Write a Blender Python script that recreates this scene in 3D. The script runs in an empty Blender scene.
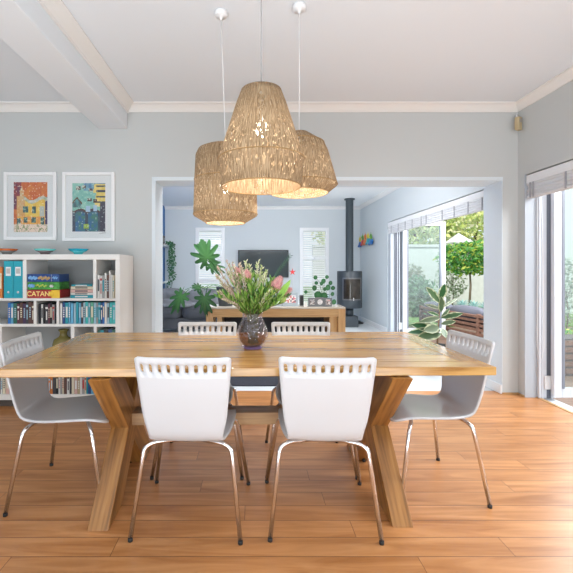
import bpy, bmesh, math, random
from mathutils import Vector, Matrix, Euler
PI = math.pi
SC = bpy.context.scene
COL = SC.collection
F = 390.0; CX = 252.0; CY = 269.0; H = 1.24

def P(px, py, d):
    return Vector(((px - CX) * d / F, d, H - (py - CY) * d / F))
def X(px, d): return (px - CX) * d / F
def Z(py, d): return H - (py - CY) * d / F

# ------------------------------------------------------------------ materials
MATS = {}
def new_mat(name):
    m = bpy.data.materials.new(name); m.use_nodes = True
    nt = m.node_tree; nt.nodes.clear()
    out = nt.nodes.new('ShaderNodeOutputMaterial')
    b = nt.nodes.new('ShaderNodeBsdfPrincipled')
    nt.links.new(b.outputs[0], out.inputs[0])
    return m, nt, b, out
def mat(name, col, rough=.5, metal=0., bump=0., bscale=60., var=0., vscale=6., emis=0., coat=0., spec=.5, sheen=0.):
    if name in MATS: return MATS[name]
    m, nt, b, out = new_mat(name)
    b.inputs['Base Color'].default_value = (*col, 1); b.inputs['Roughness'].default_value = rough
    b.inputs['Metallic'].default_value = metal; b.inputs['Specular IOR Level'].default_value = spec
    if coat: b.inputs['Coat Weight'].default_value = coat; b.inputs['Coat Roughness'].default_value = .1
    if emis:
        b.inputs['Emission Color'].default_value = (*col, 1); b.inputs['Emission Strength'].default_value = emis
    tc = nt.nodes.new('ShaderNodeTexCoord')
    if bump:
        n = nt.nodes.new('ShaderNodeTexNoise'); n.inputs['Scale'].default_value = bscale; n.inputs['Detail'].default_value = 3
        nt.links.new(tc.outputs['Object'], n.inputs['Vector'])
        bp = nt.nodes.new('ShaderNodeBump'); bp.inputs['Strength'].default_value = bump; bp.inputs['Distance'].default_value = .01
        nt.links.new(n.outputs[0], bp.inputs['Height']); nt.links.new(bp.outputs[0], b.inputs['Normal'])
    if var:
        n = nt.nodes.new('ShaderNodeTexNoise'); n.inputs['Scale'].default_value = vscale; n.inputs['Detail'].default_value = 4
        nt.links.new(tc.outputs['Object'], n.inputs['Vector'])
        r = nt.nodes.new('ShaderNodeValToRGB')
        r.color_ramp.elements[0].position = .3; r.color_ramp.elements[1].position = .7
        r.color_ramp.elements[0].color = (*[max(0, c * (1 - var)) for c in col], 1)
        r.color_ramp.elements[1].color = (*[min(1, c * (1 + var)) for c in col], 1)
        nt.links.new(n.outputs[0], r.inputs[0]); nt.links.new(r.outputs[0], b.inputs['Base Color'])
    MATS[name] = m
    return m
def attr_mat(name, rough=.6, transl=0., spec=.5):
    if name in MATS: return MATS[name]
    m, nt, b, out = new_mat(name)
    a = nt.nodes.new('ShaderNodeAttribute'); a.attribute_name = 'Col'
    nt.links.new(a.outputs['Color'], b.inputs['Base Color'])
    b.inputs['Roughness'].default_value = rough; b.inputs['Specular IOR Level'].default_value = spec
    if transl:
        t = nt.nodes.new('ShaderNodeBsdfTranslucent'); mx = nt.nodes.new('ShaderNodeMixShader'); mx.inputs[0].default_value = transl
        nt.links.new(a.outputs['Color'], t.inputs[0]); nt.links.new(b.outputs[0], mx.inputs[1]); nt.links.new(t.outputs[0], mx.inputs[2])
        nt.links.new(mx.outputs[0], out.inputs[0])
    MATS[name] = m
    return m
def wood(name, dark, mid, light, axis='X', scale=1., rough=.3, coat=0., plank=0., spec=.5, frame=None):
    """stretched grain; plank>0 adds per-board tint across Y"""
    m, nt, b, out = new_mat(name)
    L = nt.links.new; N = nt.nodes.new
    tc = N('ShaderNodeTexCoord'); mp = N('ShaderNodeMapping')
    s = {'X': (1.1, 16, 16), 'Y': (16, 1.1, 16), 'Z': (16, 16, 1.1)}[axis]
    mp.inputs['Scale'].default_value = [v * scale for v in s]
    L(tc.outputs['Object'], mp.inputs[0])
    vec = mp.outputs[0]
    if plank:
        sx = N('ShaderNodeSeparateXYZ'); L(tc.outputs['Object'], sx.inputs[0])
        dv = N('ShaderNodeMath'); dv.operation = 'DIVIDE'; dv.inputs[1].default_value = plank; L(sx.outputs['Y'], dv.inputs[0])
        fl = N('ShaderNodeMath'); fl.operation = 'FLOOR'; L(dv.outputs[0], fl.inputs[0])
        wn = N('ShaderNodeTexWhiteNoise'); wn.noise_dimensions = '1D'; L(fl.outputs[0], wn.inputs['W'])
        cb = N('ShaderNodeVectorMath'); cb.operation = 'MULTIPLY_ADD'
        cb.inputs[1].default_value = (9, 9, 9); L(wn.outputs['Color'], cb.inputs[0]); L(vec, cb.inputs[2])
        vec = cb.outputs[0]
    n1 = N('ShaderNodeTexNoise'); n1.inputs['Scale'].default_value = .9; n1.inputs['Detail'].default_value = 6; n1.inputs['Distortion'].default_value = 1.4
    n2 = N('ShaderNodeTexNoise'); n2.inputs['Scale'].default_value = 6; n2.inputs['Detail'].default_value = 5
    L(vec, n1.inputs['Vector']); L(vec, n2.inputs['Vector'])
    mx = N('ShaderNodeMix'); mx.data_type = 'FLOAT'; mx.inputs[0].default_value = .3
    L(n1.outputs[0], mx.inputs[2]); L(n2.outputs[0], mx.inputs[3])
    r = N('ShaderNodeValToRGB'); e = r.color_ramp.elements
    e[0].position = .34; e[0].color = (*dark, 1); e[1].position = .68; e[1].color = (*light, 1)
    k = e.new(.5); k.color = (*mid, 1)
    L(mx.outputs[0], r.inputs[0])
    colr = r.outputs[0]
    if plank:
        hv = N('ShaderNodeHueSaturation'); ma = N('ShaderNodeMapRange'); L(wn.outputs['Value'], ma.inputs[0])
        ma.inputs[3].default_value = .82; ma.inputs[4].default_value = 1.12
        L(ma.outputs[0], hv.inputs['Value']); L(colr, hv.inputs['Color']); colr = hv.outputs[0]
    L(colr, b.inputs['Base Color'])
    b.inputs['Roughness'].default_value = rough; b.inputs['Specular IOR Level'].default_value = spec
    if coat: b.inputs['Coat Weight'].default_value = coat; b.inputs['Coat Roughness'].default_value = .12
    bp = N('ShaderNodeBump'); bp.inputs['Strength'].default_value = .02; bp.inputs['Distance'].default_value = .002
    L(n2.outputs[0], bp.inputs['Height']); L(bp.outputs[0], b.inputs['Normal'])
    MATS[name] = m
    return m
def floor_mat():
    m, nt, b, out = new_mat('laminate_floor'); L = nt.links.new; N = nt.nodes.new
    tc = N('ShaderNodeTexCoord')
    sx = N('ShaderNodeSeparateXYZ'); L(tc.outputs['Object'], sx.inputs[0])
    def math_(op, a, bb=None):
        n = N('ShaderNodeMath'); n.operation = op
        for i, v in enumerate((a, bb)):
            if v is None: continue
            if isinstance(v, (int, float)): n.inputs[i].default_value = v
            else: L(v, n.inputs[i])
        return n.outputs[0]
    RW = .1215; BL = 1.75
    ry = math_('DIVIDE', math_('ADD', sx.outputs['Y'], .02), RW); row = math_('FLOOR', ry)
    wn = N('ShaderNodeTexWhiteNoise'); wn.noise_dimensions = '1D'; L(row, wn.inputs['W'])
    rx = math_('ADD', math_('DIVIDE', sx.outputs['X'], BL), math_('MULTIPLY', wn.outputs['Value'], 7.))
    brick = math_('FLOOR', rx)
    cmb = N('ShaderNodeCombineXYZ'); L(brick, cmb.inputs[0]); L(row, cmb.inputs[1])
    w2 = N('ShaderNodeTexWhiteNoise'); w2.noise_dimensions = '3D'; L(cmb.outputs[0], w2.inputs['Vector'])
    fy = math_('FRACT', ry); fx = math_('FRACT', rx)
    gy = math_('LESS_THAN', math_('ABSOLUTE', math_('SUBTRACT', math_('FRACT', math_('ADD', ry, .5)), .5)), .0018 / RW)
    gx = math_('LESS_THAN', math_('ABSOLUTE', math_('SUBTRACT', math_('FRACT', math_('ADD', rx, .5)), .5)), .0014 / BL)
    gap = math_('MAXIMUM', gy, gx)
    mp = N('ShaderNodeMapping'); mp.inputs['Scale'].default_value = (1.6, 15, 1); L(tc.outputs['Object'], mp.inputs[0])
    ad = N('ShaderNodeVectorMath'); ad.operation = 'MULTIPLY_ADD'; ad.inputs[1].default_value = (13, 13, 13)
    L(w2.outputs['Color'], ad.inputs[0]); L(mp.outputs[0], ad.inputs[2])
    n1 = N('ShaderNodeTexNoise'); n1.inputs['Scale'].default_value = 1.; n1.inputs['Detail'].default_value = 6; n1.inputs['Distortion'].default_value = 1.
    L(ad.outputs[0], n1.inputs['Vector'])
    r = N('ShaderNodeValToRGB'); e = r.color_ramp.elements
    e[0].position = .3; e[0].color = (.36, .140, .042, 1); e[1].position = .72; e[1].color = (.60, .29, .118, 1)
    k = e.new(.5); k.color = (.48, .21, .075, 1)
    L(n1.outputs[0], r.inputs[0])
    hv = N('ShaderNodeHueSaturation'); ma = N('ShaderNodeMapRange'); L(w2.outputs['Value'], ma.inputs[0])
    ma.inputs[3].default_value = .92; ma.inputs[4].default_value = 1.08; L(ma.outputs[0], hv.inputs['Value']); L(r.outputs[0], hv.inputs['Color'])
    mx = N('ShaderNodeMix'); mx.data_type = 'RGBA'; mx.inputs[7].default_value = (.09, .035, .015, 1)
    L(math_('MULTIPLY', gap, .8), mx.inputs[0]); L(hv.outputs[0], mx.inputs[6]); L(mx.outputs[2], b.inputs['Base Color'])
    b.inputs['Roughness'].default_value = .33; b.inputs['Specular IOR Level'].default_value = .5
    bp = N('ShaderNodeBump'); bp.inputs['Strength'].default_value = .25; bp.inputs['Distance'].default_value = .002; bp.invert = True
    L(gap, bp.inputs['Height']); L(bp.outputs[0], b.inputs['Normal'])
    return m
def glass_mat(name, tint=(1, 1, 1), refl=.1, haze=0., rough=.02):
    if name in MATS: return MATS[name]
    m = bpy.data.materials.new(name); m.use_nodes = True; nt = m.node_tree; nt.nodes.clear(); N = nt.nodes.new; L = nt.links.new
    out = N('ShaderNodeOutputMaterial'); t = N('ShaderNodeBsdfTransparent'); t.inputs[0].default_value = (*tint, 1)
    g = N('ShaderNodeBsdfGlossy'); g.inputs['Roughness'].default_value = rough
    lw = N('ShaderNodeLayerWeight'); fr = N('ShaderNodeMath'); fr.operation = 'POWER'; L(lw.outputs['Facing'], fr.inputs[0]); fr.inputs[1].default_value = 5
    mu = N('ShaderNodeMath'); mu.operation = 'MULTIPLY_ADD'; mu.inputs[1].default_value = .7; mu.inputs[2].default_value = refl; mu.use_clamp = True
    L(fr.outputs[0], mu.inputs[0])
    mx = N('ShaderNodeMixShader'); L(mu.outputs[0], mx.inputs[0]); L(t.outputs[0], mx.inputs[1]); L(g.outputs[0], mx.inputs[2])
    last = mx.outputs[0]
    if haze:
        d = N('ShaderNodeBsdfDiffuse'); d.inputs[0].default_value = (.9, .95, 1, 1)
        m2 = N('ShaderNodeMixShader'); m2.inputs[0].default_value = haze; L(last, m2.inputs[1]); L(d.outputs[0], m2.inputs[2]); last = m2.outputs[0]
    L(last, out.inputs[0]); MATS[name] = m
    return m
def shade_mat(gap=.50, name='woven_jute'):
    m = bpy.data.materials.new(name); m.use_nodes = True; nt = m.node_tree; nt.nodes.clear(); N = nt.nodes.new; L = nt.links.new
    out = N('ShaderNodeOutputMaterial'); b = N('ShaderNodeBsdfPrincipled'); b.inputs['Roughness'].default_value = .8; b.inputs['Specular IOR Level'].default_value = .2
    uv = N('ShaderNodeTexCoord'); mp = N('ShaderNodeMapping'); mp.inputs['Scale'].default_value = (430, 13, 1); L(uv.outputs['UV'], mp.inputs[0])
    n = N('ShaderNodeTexNoise'); n.inputs['Scale'].default_value = 1; n.inputs['Detail'].default_value = 3; n.inputs['Distortion'].default_value = .3; L(mp.outputs[0], n.inputs['Vector'])
    mp2 = N('ShaderNodeMapping'); mp2.inputs['Scale'].default_value = (240, 45, 1); L(uv.outputs['UV'], mp2.inputs[0])
    n2 = N('ShaderNodeTexNoise'); n2.inputs['Scale'].default_value = 1; n2.inputs['Detail'].default_value = 2; L(mp2.outputs[0], n2.inputs['Vector'])
    r = N('ShaderNodeValToRGB'); e = r.color_ramp.elements
    e[0].position = .30; e[0].color = (.07, .042, .020, 1); e[1].position = .66; e[1].color = (.46, .345, .22, 1)
    k = e.new(.47); k.color = (.22, .145, .08, 1)
    L(n.outputs[0], r.inputs[0]); L(r.outputs[0], b.inputs['Base Color'])
    tr = N('ShaderNodeBsdfTranslucent'); L(r.outputs[0], tr.inputs[0])
    mx = N('ShaderNodeMixShader'); mx.inputs[0].default_value = .07; L(b.outputs[0], mx.inputs[1]); L(tr.outputs[0], mx.inputs[2])
    tp = N('ShaderNodeBsdfTransparent')
    mul = N('ShaderNodeMath'); mul.operation = 'MULTIPLY'; L(n.outputs[0], mul.inputs[0]); L(n2.outputs[0], mul.inputs[1])
    lt = N('ShaderNodeMath'); lt.operation = 'LESS_THAN'; L(mul.outputs[0], lt.inputs[0]); lt.inputs[1].default_value = .172
    m2 = N('ShaderNodeMixShader'); L(lt.outputs[0], m2.inputs[0]); L(mx.outputs[0], m2.inputs[1]); L(tp.outputs[0], m2.inputs[2])
    bp = N('ShaderNodeBump'); bp.inputs['Strength'].default_value = .8; bp.inputs['Distance'].default_value = .004
    L(n.outputs[0], bp.inputs['Height']); L(bp.outputs[0], b.inputs['Normal'])
    L(m2.outputs[0], out.inputs[0]); return m

# ------------------------------------------------------------------ mesh builder
class MB:
    def __init__(s):
        s.bm = bmesh.new(); s.mi = 0
        s.uv = None; s.cl = None
    def box(s, lo, hi, M=None):
        x0, y0, z0 = lo; x1, y1, z1 = hi
        vs = [s.bm.verts.new(Vector(c)) for c in ((x0,y0,z0),(x1,y0,z0),(x1,y1,z0),(x0,y1,z0),(x0,y0,z1),(x1,y0,z1),(x1,y1,z1),(x0,y1,z1))]
        if M:
            for v in vs: v.co = M @ v.co
        for f in ((0,3,2,1),(4,5,6,7),(0,1,5,4),(1,2,6,5),(2,3,7,6),(3,0,4,7)):
            fc = s.bm.faces.new([vs[i] for i in f]); fc.material_index = s.mi
        return s
    def boxc(s, c, sz, M=None):
        return s.box([c[i]-sz[i]/2 for i in range(3)], [c[i]+sz[i]/2 for i in range(3)], M)
    def prism(s, pts, a0, a1, axis='Y'):
        """extrude polygon pts (2-D) along axis from a0 to a1"""
        def mk(p, a):
            return {'Y': (p[0], a, p[1]), 'X': (a, p[0], p[1]), 'Z': (p[0], p[1], a)}[axis]
        A = [s.bm.verts.new(mk(p, a0)) for p in pts]; B = [s.bm.verts.new(mk(p, a1)) for p in pts]
        n = len(pts)
        fs = [s.bm.faces.new(A), s.bm.faces.new(B[::-1])]
        for i in range(n): fs.append(s.bm.faces.new([A[i], B[i], B[(i+1)%n], A[(i+1)%n]]))
        for f in fs: f.material_index = s.mi
        return s
    def tube(s, path, r, n=10, cap=True):
        path = [Vector(p) for p in path]; rs = r if isinstance(r, (list, tuple)) else [r]*len(path)
        rings = []; prev = None
        for i, p in enumerate(path):
            t = (path[min(i+1, len(path)-1)] - path[max(i-1, 0)]).normalized()
            if prev is None:
                a = Vector((0,0,1)) if abs(t.z) < .9 else Vector((1,0,0))
                u = t.cross(a).normalized()
            else:
                u = (prev - t*prev.dot(t))
                u = u.normalized() if u.length > 1e-6 else t.orthogonal().normalized()
            prev = u; w = t.cross(u)
            rings.append([s.bm.verts.new(p + (u*math.cos(2*PI*k/n) + w*math.sin(2*PI*k/n))*rs[i]) for k in range(n)])
        for a, b in zip(rings, rings[1:]):
            for k in range(n):
                f = s.bm.faces.new([a[k], a[(k+1)%n], b[(k+1)%n], b[k]]); f.smooth = True; f.material_index = s.mi
        if cap:
            for q in (rings[0][::-1], rings[-1]):
                f = s.bm.faces.new(q); f.material_index = s.mi
        return s
    def lathe(s, prof, n=32, c=(0,0,0), uvlen=False, fl=0.):
        c = Vector(c); rings = []
        for i, (r, z) in enumerate(prof):
            if r < 1e-5: rings.append([s.bm.verts.new(c + Vector((0,0,z)))]); continue
            rings.append([s.bm.verts.new(c + Vector((math.cos(2*PI*k/n)*r*(1+fl*(k%2)), math.sin(2*PI*k/n)*r*(1+fl*(k%2)), z))) for k in range(n)])
        if uvlen and s.uv is None: s.uv = s.bm.loops.layers.uv.new('UVMap')
        acc = 0
        for i, (a, b) in enumerate(zip(rings, rings[1:])):
            dl = math.hypot(prof[i+1][0]-prof[i][0], prof[i+1][1]-prof[i][1])
            for k in range(n):
                k2 = (k+1) % n
                if len(a) == 1 and len(b) == 1: continue
                if len(a) == 1: q = [a[0], b[k2], b[k]]
                elif len(b) == 1: q = [a[k], a[k2], b[0]]
                else: q = [a[k], a[k2], b[k2], b[k]]
                f = s.bm.faces.new(q); f.smooth = True; f.material_index = s.mi
                if uvlen and len(q) == 4:
                    for lp, (u, v) in zip(f.loops, ((k/n, acc), ((k+1)/n, acc), ((k+1)/n, acc+dl), (k/n, acc+dl))): lp[s.uv].uv = (u, v)
            acc += dl
        return s
    def ball(s, c, r, n=10, sq=(1,1,1)):
        r0 = bmesh.ops.create_icosphere(s.bm, subdivisions=2 if n > 8 else 1, radius=1)
        for v in r0['verts']:
            v.co = Vector(c) + Vector((v.co.x*r*sq[0], v.co.y*r*sq[1], v.co.z*r*sq[2]))
        for v in r0['verts']:
            for f in v.link_faces: f.smooth = True; f.material_index = s.mi
        return s
    def setcol(s, f, col):
        if s.cl is None: s.cl = s.bm.loops.layers.float_color.new('Col')
        for lp in f.loops: lp[s.cl] = (*col, 1)
    def leaf(s, base, d, nrm, L, W, col=None, col2=None, fold=.15, bend=.15, seg=5):
        """elliptic leaf: base point, direction d, normal nrm; col centre, col2 edge"""
        d = Vector(d).normalized(); nrm = Vector(nrm); nrm = (nrm - d*nrm.dot(d)).normalized(); w = d.cross(nrm)
        if (col is not None) and s.cl is None: s.cl = s.bm.loops.layers.float_color.new('Col')
        rows = []
        for i in range(seg+1):
            t = i/seg; c = Vector(base) + d*L*t - nrm*bend*L*t*t
            hw = W/2*math.sin(PI*min(1, max(0, t*.97+.02)))**.75
            vs = []
            for q in (-1, -.6, 0, .6, 1):
                vs.append((s.bm.verts.new(c + w*hw*q + nrm*abs(q)*fold*hw), abs(q) > .9))
            rows.append(vs)
        for a, b in zip(rows, rows[1:]):
            for k in range(4):
                q = [a[k], a[k+1], b[k+1], b[k]]
                f = s.bm.faces.new([v[0] for v in q]); f.smooth = True; f.material_index = s.mi
                if col is not None:
                    for lp, v in zip(f.loops, q): lp[s.cl] = (*((col2 or col) if v[1] or ((k in (0, 3)) and random.random() < .35) else col), 1)
        return s
    def build(s, name, m, parent=None, loc=None, rot=None, bevel=0., smooth=False, recalc=True, seg=2):
        if recalc: bmesh.ops.recalc_face_normals(s.bm, faces=s.bm.faces)
        me = bpy.data.meshes.new(name); s.bm.to_mesh(me); s.bm.free()
        if smooth:
            for p in me.polygons: p.use_smooth = True
        o = bpy.data.objects.new(name, me); COL.objects.link(o)
        for q in (m if isinstance(m, (list, tuple)) else [m]): me.materials.append(q)
        if parent: o.parent = parent
        if loc is not None: o.location = loc
        if rot is not None: o.rotation_euler = rot
        if bevel:
            bv = o.modifiers.new('bevel', 'BEVEL'); bv.width = bevel; bv.segments = seg; bv.limit_method = 'ANGLE'; bv.angle_limit = math.radians(40)
        return o
def tag(o, label=None, cat=None, group=None, kind=None):
    if label: o['label'] = label
    if cat: o['category'] = cat
    if group: o['group'] = group
    if kind: o['kind'] = kind
    return o
def thing(name, label, cat, loc=(0,0,0), rz=0., group=None):
    o = bpy.data.objects.new(name, None); COL.objects.link(o); o.location = loc; o.rotation_euler = (0,0,rz)
    o.empty_display_size = .1
    return tag(o, label, cat, group)
def copy_tree(o, parent=None):
    c = o.copy(); COL.objects.link(c)
    if parent: c.parent = parent
    for ch in list(o.children): copy_tree(ch, c)
    return c
def struct(o): o['kind'] = 'structure'; return o
def text_mesh(txt, size, name, m, parent, loc, rot, ext=.0006, bold=0.):
    cu = bpy.data.curves.new(name, 'FONT'); cu.body = txt; cu.size = size; cu.extrude = ext; cu.offset = bold
    cu.align_x = 'CENTER'; cu.align_y = 'CENTER'
    t = bpy.data.objects.new('tmp_text', cu); COL.objects.link(t)
    dg = bpy.context.evaluated_depsgraph_get(); me = bpy.data.meshes.new_from_object(t.evaluated_get(dg))
    bpy.data.objects.remove(t); me.name = name
    o = bpy.data.objects.new(name, me); COL.objects.link(o); me.materials.clear(); me.materials.append(m)
    o.parent = parent; o.location = loc; o.rotation_euler = rot
    return o
def fillet(pts, r, n=6):
    pts = [Vector(p) for p in pts]; out = [pts[0]]
    for i in range(1, len(pts)-1):
        a, b, c = pts[i-1], pts[i], pts[i+1]
        u = (a-b); v = (c-b); rr = min(r, u.length*.49, v.length*.49)
        p0 = b + u.normalized()*rr; p1 = b + v.normalized()*rr
        for k in range(n+1):
            t = k/n; out.append(p0*(1-t)**2 + b*2*t*(1-t) + p1*t*t)
    out.append(pts[-1]); return out
random.seed(7)

# palette
WALL = mat('wall_grey_paint', (.56, .585, .585), .7, bump=.03, bscale=90, spec=.3)
WALLB = mat('wall_pale_blue_paint', (.60, .645, .665), .7, bump=.03, bscale=90, spec=.3)
CEIL = mat('ceiling_paint', (.76, .80, .84), .8, bump=.02, spec=.2)
WHITE = mat('white_gloss_paint', (.82, .83, .84), .35)
JAMB = mat('jamb_paint', (.70, .77, .82), .6)
BLUE = mat('deep_blue_paint', (.03, .16, .42), .6)
UPVC = mat('white_powder_coat', (.68, .71, .76), .3)
DARKM = mat('dark_grey_seal', (.12, .13, .16), .5)
CHROME = mat('brushed_steel', (.80, .80, .82), .2, 1.)
RUBBER = mat('black_rubber', (.02, .02, .02), .6)
BLACK = mat('black_matt', (.018, .018, .02), .5)
SHELL = mat('white_lacquered_ply', (.60, .605, .625), .3, coat=.2)
TILE = mat('pale_tile', (.72, .76, .78), .25, var=.04, vscale=2)
GLASS = glass_mat('window_glass', refl=.03)
HAZEG = glass_mat('milky_glass', (.88, .95, .95), refl=.05, haze=.05)
TRIMW = wood('oak_quadrant', (.42, .24, .10), (.52, .31, .14), (.6, .38, .18), 'X', rough=.4)
MILK = mat('white_laminate', (.80, .79, .76), .4)
LEAFM = attr_mat('leaf_surface', .45, .12)
LEAFG = attr_mat('garden_leaf', .6, .5)

# ------------------------------------------------------------------ room shell
YB = 3.87; YT = 4.17; XR = 2.64; ZC = 2.87; XL = -4.3; YN = -2.6; YL = 9.5; XLL = -2.12
b = MB(); b.box((XL, YN, -.1), (XR+.11, 3.97, 0)); struct(b.build('floor', floor_mat()))
b = MB(); b.box((XLL-.2, 3.97, -.1), (XR+.26, YL+.2, -.0005)); struct(b.build('floor_living_room', TILE))
b = MB(); b.box((XL, YN, ZC), (XR+.3, YB, ZC+.15)); struct(b.build('ceiling', CEIL))
b = MB(); b.box((XLL-.2, YT, 2.76), (XR+.3, YL+.2, ZC+.15)); struct(b.build('ceiling_living_room', mat('ceiling_paint_light_lifted', (.90, .92, .93), .8)))  # colour lightened to stand in for light this ceiling does not receive
OX0 = X(155, YB); OX1 = X(502.5, YB); OZ = Z(180, YB)
b = MB()
b.box((XL, YB, 0), (OX0, YT, ZC)); b.box((OX1, YB, 0), (XR, YT, ZC)); b.box((OX0, YB, OZ), (OX1, YT, ZC))
wb = struct(b.build('wall_back', [WALL]))
b = MB()   # reveal lining of the wide opening
t = .006
b.box((OX0-.03, YB-t, 0), (OX0+t, YT+t, OZ+.0)); b.box((OX1-t, YB-.0, 0), (OX1+.002, YT+t, OZ)); b.box((OX0-.03, YB-t, OZ-t), (OX1, YT+t, OZ+.03))
struct(b.build('trim_opening_lining', JAMB))
b = MB(); b.box((OX1-.02, YB+.0, 0), (OX1-.004, YT+.01, .09)); struct(b.build('baseboard_jamb', WHITE, bevel=.003))
# right wall with the two openings
DZ = 2.15
b = MB()
b.box((XR, YN, 0), (XR+.26, .4, ZC)); b.box((XR, .4, DZ), (XR+.26, 3.77, ZC)); b.box((XR, 3.77, 0), (XR+.26, YT+.1, ZC))
struct(b.build('wall_right', WALL))
b = MB()
b.box((XR, YT+.1, 0), (XR+.26, 4.3, ZC)); b.box((XR, 4.3, DZ), (XR+.26, 7.60, ZC)); b.box((XR, 7.60, 0), (XR+.26, YL+.2, ZC))
b.box((OX1, YT, 0), (XR, YT+.012, ZC))
struct(b.build('wall_right_living_room', WALLB))
b = MB()
WINS = [(X(196.8, YL), X(223.4, YL)), (X(301, YL), X(327.6, YL))]; WZ0, WZ1 = .25, Z(229, YL)
xs = [XLL-.2, WINS[0][0], WINS[0][1], WINS[1][0], WINS[1][1], XR]
for i in range(5):
    if i % 2 == 0: b.box((xs[i], YL, 0), (xs[i+1], YL+.2, ZC))
    else: b.box((xs[i], YL, 0), (xs[i+1], YL+.2, WZ0)); b.box((xs[i], YL, WZ1), (xs[i+1], YL+.2, ZC))
struct(b.build('wall_far', WALLB))
b = MB(); b.box((XLL-.2, YT, 0), (XLL, YL, ZC)); struct(b.build('wall_left_living_room', BLUE))
b = MB(); b.box((XL-.2, YN, 0), (XL, YB, ZC)); struct(b.build('wall_left', WALL))
b = MB(); b.box((XL-.2, YN-.2, 0), (XR+.26, YN, ZC)); struct(b.build('wall_behind', mat('warm_white_wall', (.50, .50, .50), .7)))
b = MB(); b.box((-1.52, YN, 2.63), (-1.236, YB, ZC)); struct(b.build('trim_ceiling_beam', CEIL, bevel=.006))
# crown mouldings
def crown(m, p0, p1, nrm, zc, s=.085, zt=None):
    """profile between wall and ceiling swept from p0 to p1; nrm points into the room"""
    p0 = Vector((*p0, 0)); p1 = Vector((*p1, 0)); n = Vector((*nrm, 0))
    prof = [(0, -s), (.012, -s), (.016, -s*.82), (s*.35, -s*.6), (s*.62, -s*.32), (s*.8, -.016), (s, -.012), (s, 0), (0, 0)]
    A = [m.bm.verts.new(p0 + n*a + Vector((0,0,zc+z))) for a, z in prof]; B = [m.bm.verts.new(p1 + n*a + Vector((0,0,zc+z))) for a, z in prof]
    k = len(prof); m.bm.faces.new(A); m.bm.faces.new(B[::-1])
    for i in range(k): m.bm.faces.new([A[i], B[i], B[(i+1)%k], A[(i+1)%k]])
CR = mat('crown_paint', (.80, .79, .77), .6)
b = MB(); crown(b, (XL, YB), (-1.52, YB), (0,-1), ZC, .075); crown(b, (-1.236, YB), (XR, YB), (0,-1), ZC, .075); struct(b.build('trim_crown_back', CR))
b = MB(); crown(b, (XR, YN), (XR, YB), (-1,0), ZC, .075); struct(b.build('trim_crown_right', CR))
b = MB(); crown(b, (-1.236, YN), (-1.236, YB), (1,0), ZC, .085); struct(b.build('trim_crown_beam', CR))
b = MB(); crown(b, (XLL, YL), (XR, YL), (0,-1), 2.76, .07); crown(b, (XR, YT+.02), (XR, YL), (-1,0), 2.76, .07); struct(b.build('trim_crown_living_room', CR))
b = MB(); b.box((XLL, YL-.016, 0), (XR, YL, .09)); b.box((XR-.016, 7.62, 0), (XR, YL-.016, .09)); struct(b.build('baseboard_living_room', WHITE, bevel=.003))
b = MB()
b.box((OX1-.004, YB-.014, 0), (XR, YB, .016)); b.box((XR-.014, 3.77, 0), (XR, YB-.014, .016)); b.box((XL, YB-.014, 0), (OX0, YB, .06))
struct(b.build('baseboard_back', TRIMW))
b = MB(); b.box((XR+.10, .4, -.012), (XR+.135, 3.77, .006)); struct(b.build('trim_door_nosing', TRIMW, bevel=.003))
b = MB(); b.box((XR+.135, .4, -.03), (XR+.26, 3.77, -.008)); struct(b.build('trim_door_track', UPVC))
# reveals: white casings
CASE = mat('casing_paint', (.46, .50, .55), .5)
def casing(name, y, rev):
    b = MB()
    b.box((XR-.004, y-.004, 0), (XR+.11, y+.004, DZ+.01))
    struct(b.build(name, CASE))
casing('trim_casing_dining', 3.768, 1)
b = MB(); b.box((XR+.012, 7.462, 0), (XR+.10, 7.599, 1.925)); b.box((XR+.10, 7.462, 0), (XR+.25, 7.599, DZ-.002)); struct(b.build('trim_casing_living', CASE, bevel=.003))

# ------------------------------------------------------------------ folding glass doors
def folding_door(name, y, x0, w, bars, darks, ztop):
    """door stack and one glazed leaf swung outward from the right wall opening"""
    root = bpy.data.objects.new(name, None); COL.objects.link(root); root['kind'] = 'structure'
    root.location = (XR, y, 0)
    for i, (a, c) in enumerate(bars):
        b = MB(); b.box((a, -.03 + i*.002, 0), (c, .0, ztop)); b.build('jamb_profile', UPVC, root, bevel=.002)
    for a, c in darks:
        b = MB(); b.box((a, -.018, 0), (c, -.003, ztop)); b.build('seal', DARKM, root)
    b = MB()
    x1 = x0 + w; s = .075
    b.box((x0, -.10, .03), (x0+s, -.06, ztop)); b.box((x1-s, -.10, .03), (x1, -.06, ztop))
    b.box((x0+s, -.10, .03), (x1-s, -.06, .03+.085)); b.box((x0+s, -.10, ztop-.07), (x1-s, -.06, ztop))
    lf = b.build('door_leaf', UPVC, root, bevel=.004)
    b = MB(); b.box((x0+s, -.084, .115), (x1-s, -.078, ztop-.07)); b.build('pane', HAZEG, lf)
    for a, c in ((x0+s-.002, x0+s+.022), (x1-s-.03, x1-s+.002)):
        b = MB(); b.box((a, -.104, .115), (c, -.06, ztop-.07)); b.build('gasket', mat('grey_gasket', (.22, .24, .29), .5), lf)
    b = MB(); b.box((.155, -.045, .09), (.225, -.03, .22)); b.build('hinge_plate', WHITE, root, bevel=.004)
    return root
folding_door('door_1', 3.764, .20, .75, ((.11, .13), (.135, .183), (.228, .248), (.256, .27)), ((.13, .135), (.183, .228), (.248, .256)), DZ-.02)
folding_door('door_2', 7.46, .215, .80, ((.13, .14), (.165, .18)), ((.085, .13), (.14, .165), (.18, .215)), DZ-.02)
b = MB()
b.box((XR+.12, .42, DZ-.06), (XR+.22, 3.76, DZ)); struct(b.build('trim_door_head', UPVC))
b = MB(); b.box((XR+.12, 4.3, DZ-.06), (XR+.22, 7.46, DZ)); struct(b.build('trim_door_head_living', UPVC))

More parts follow.
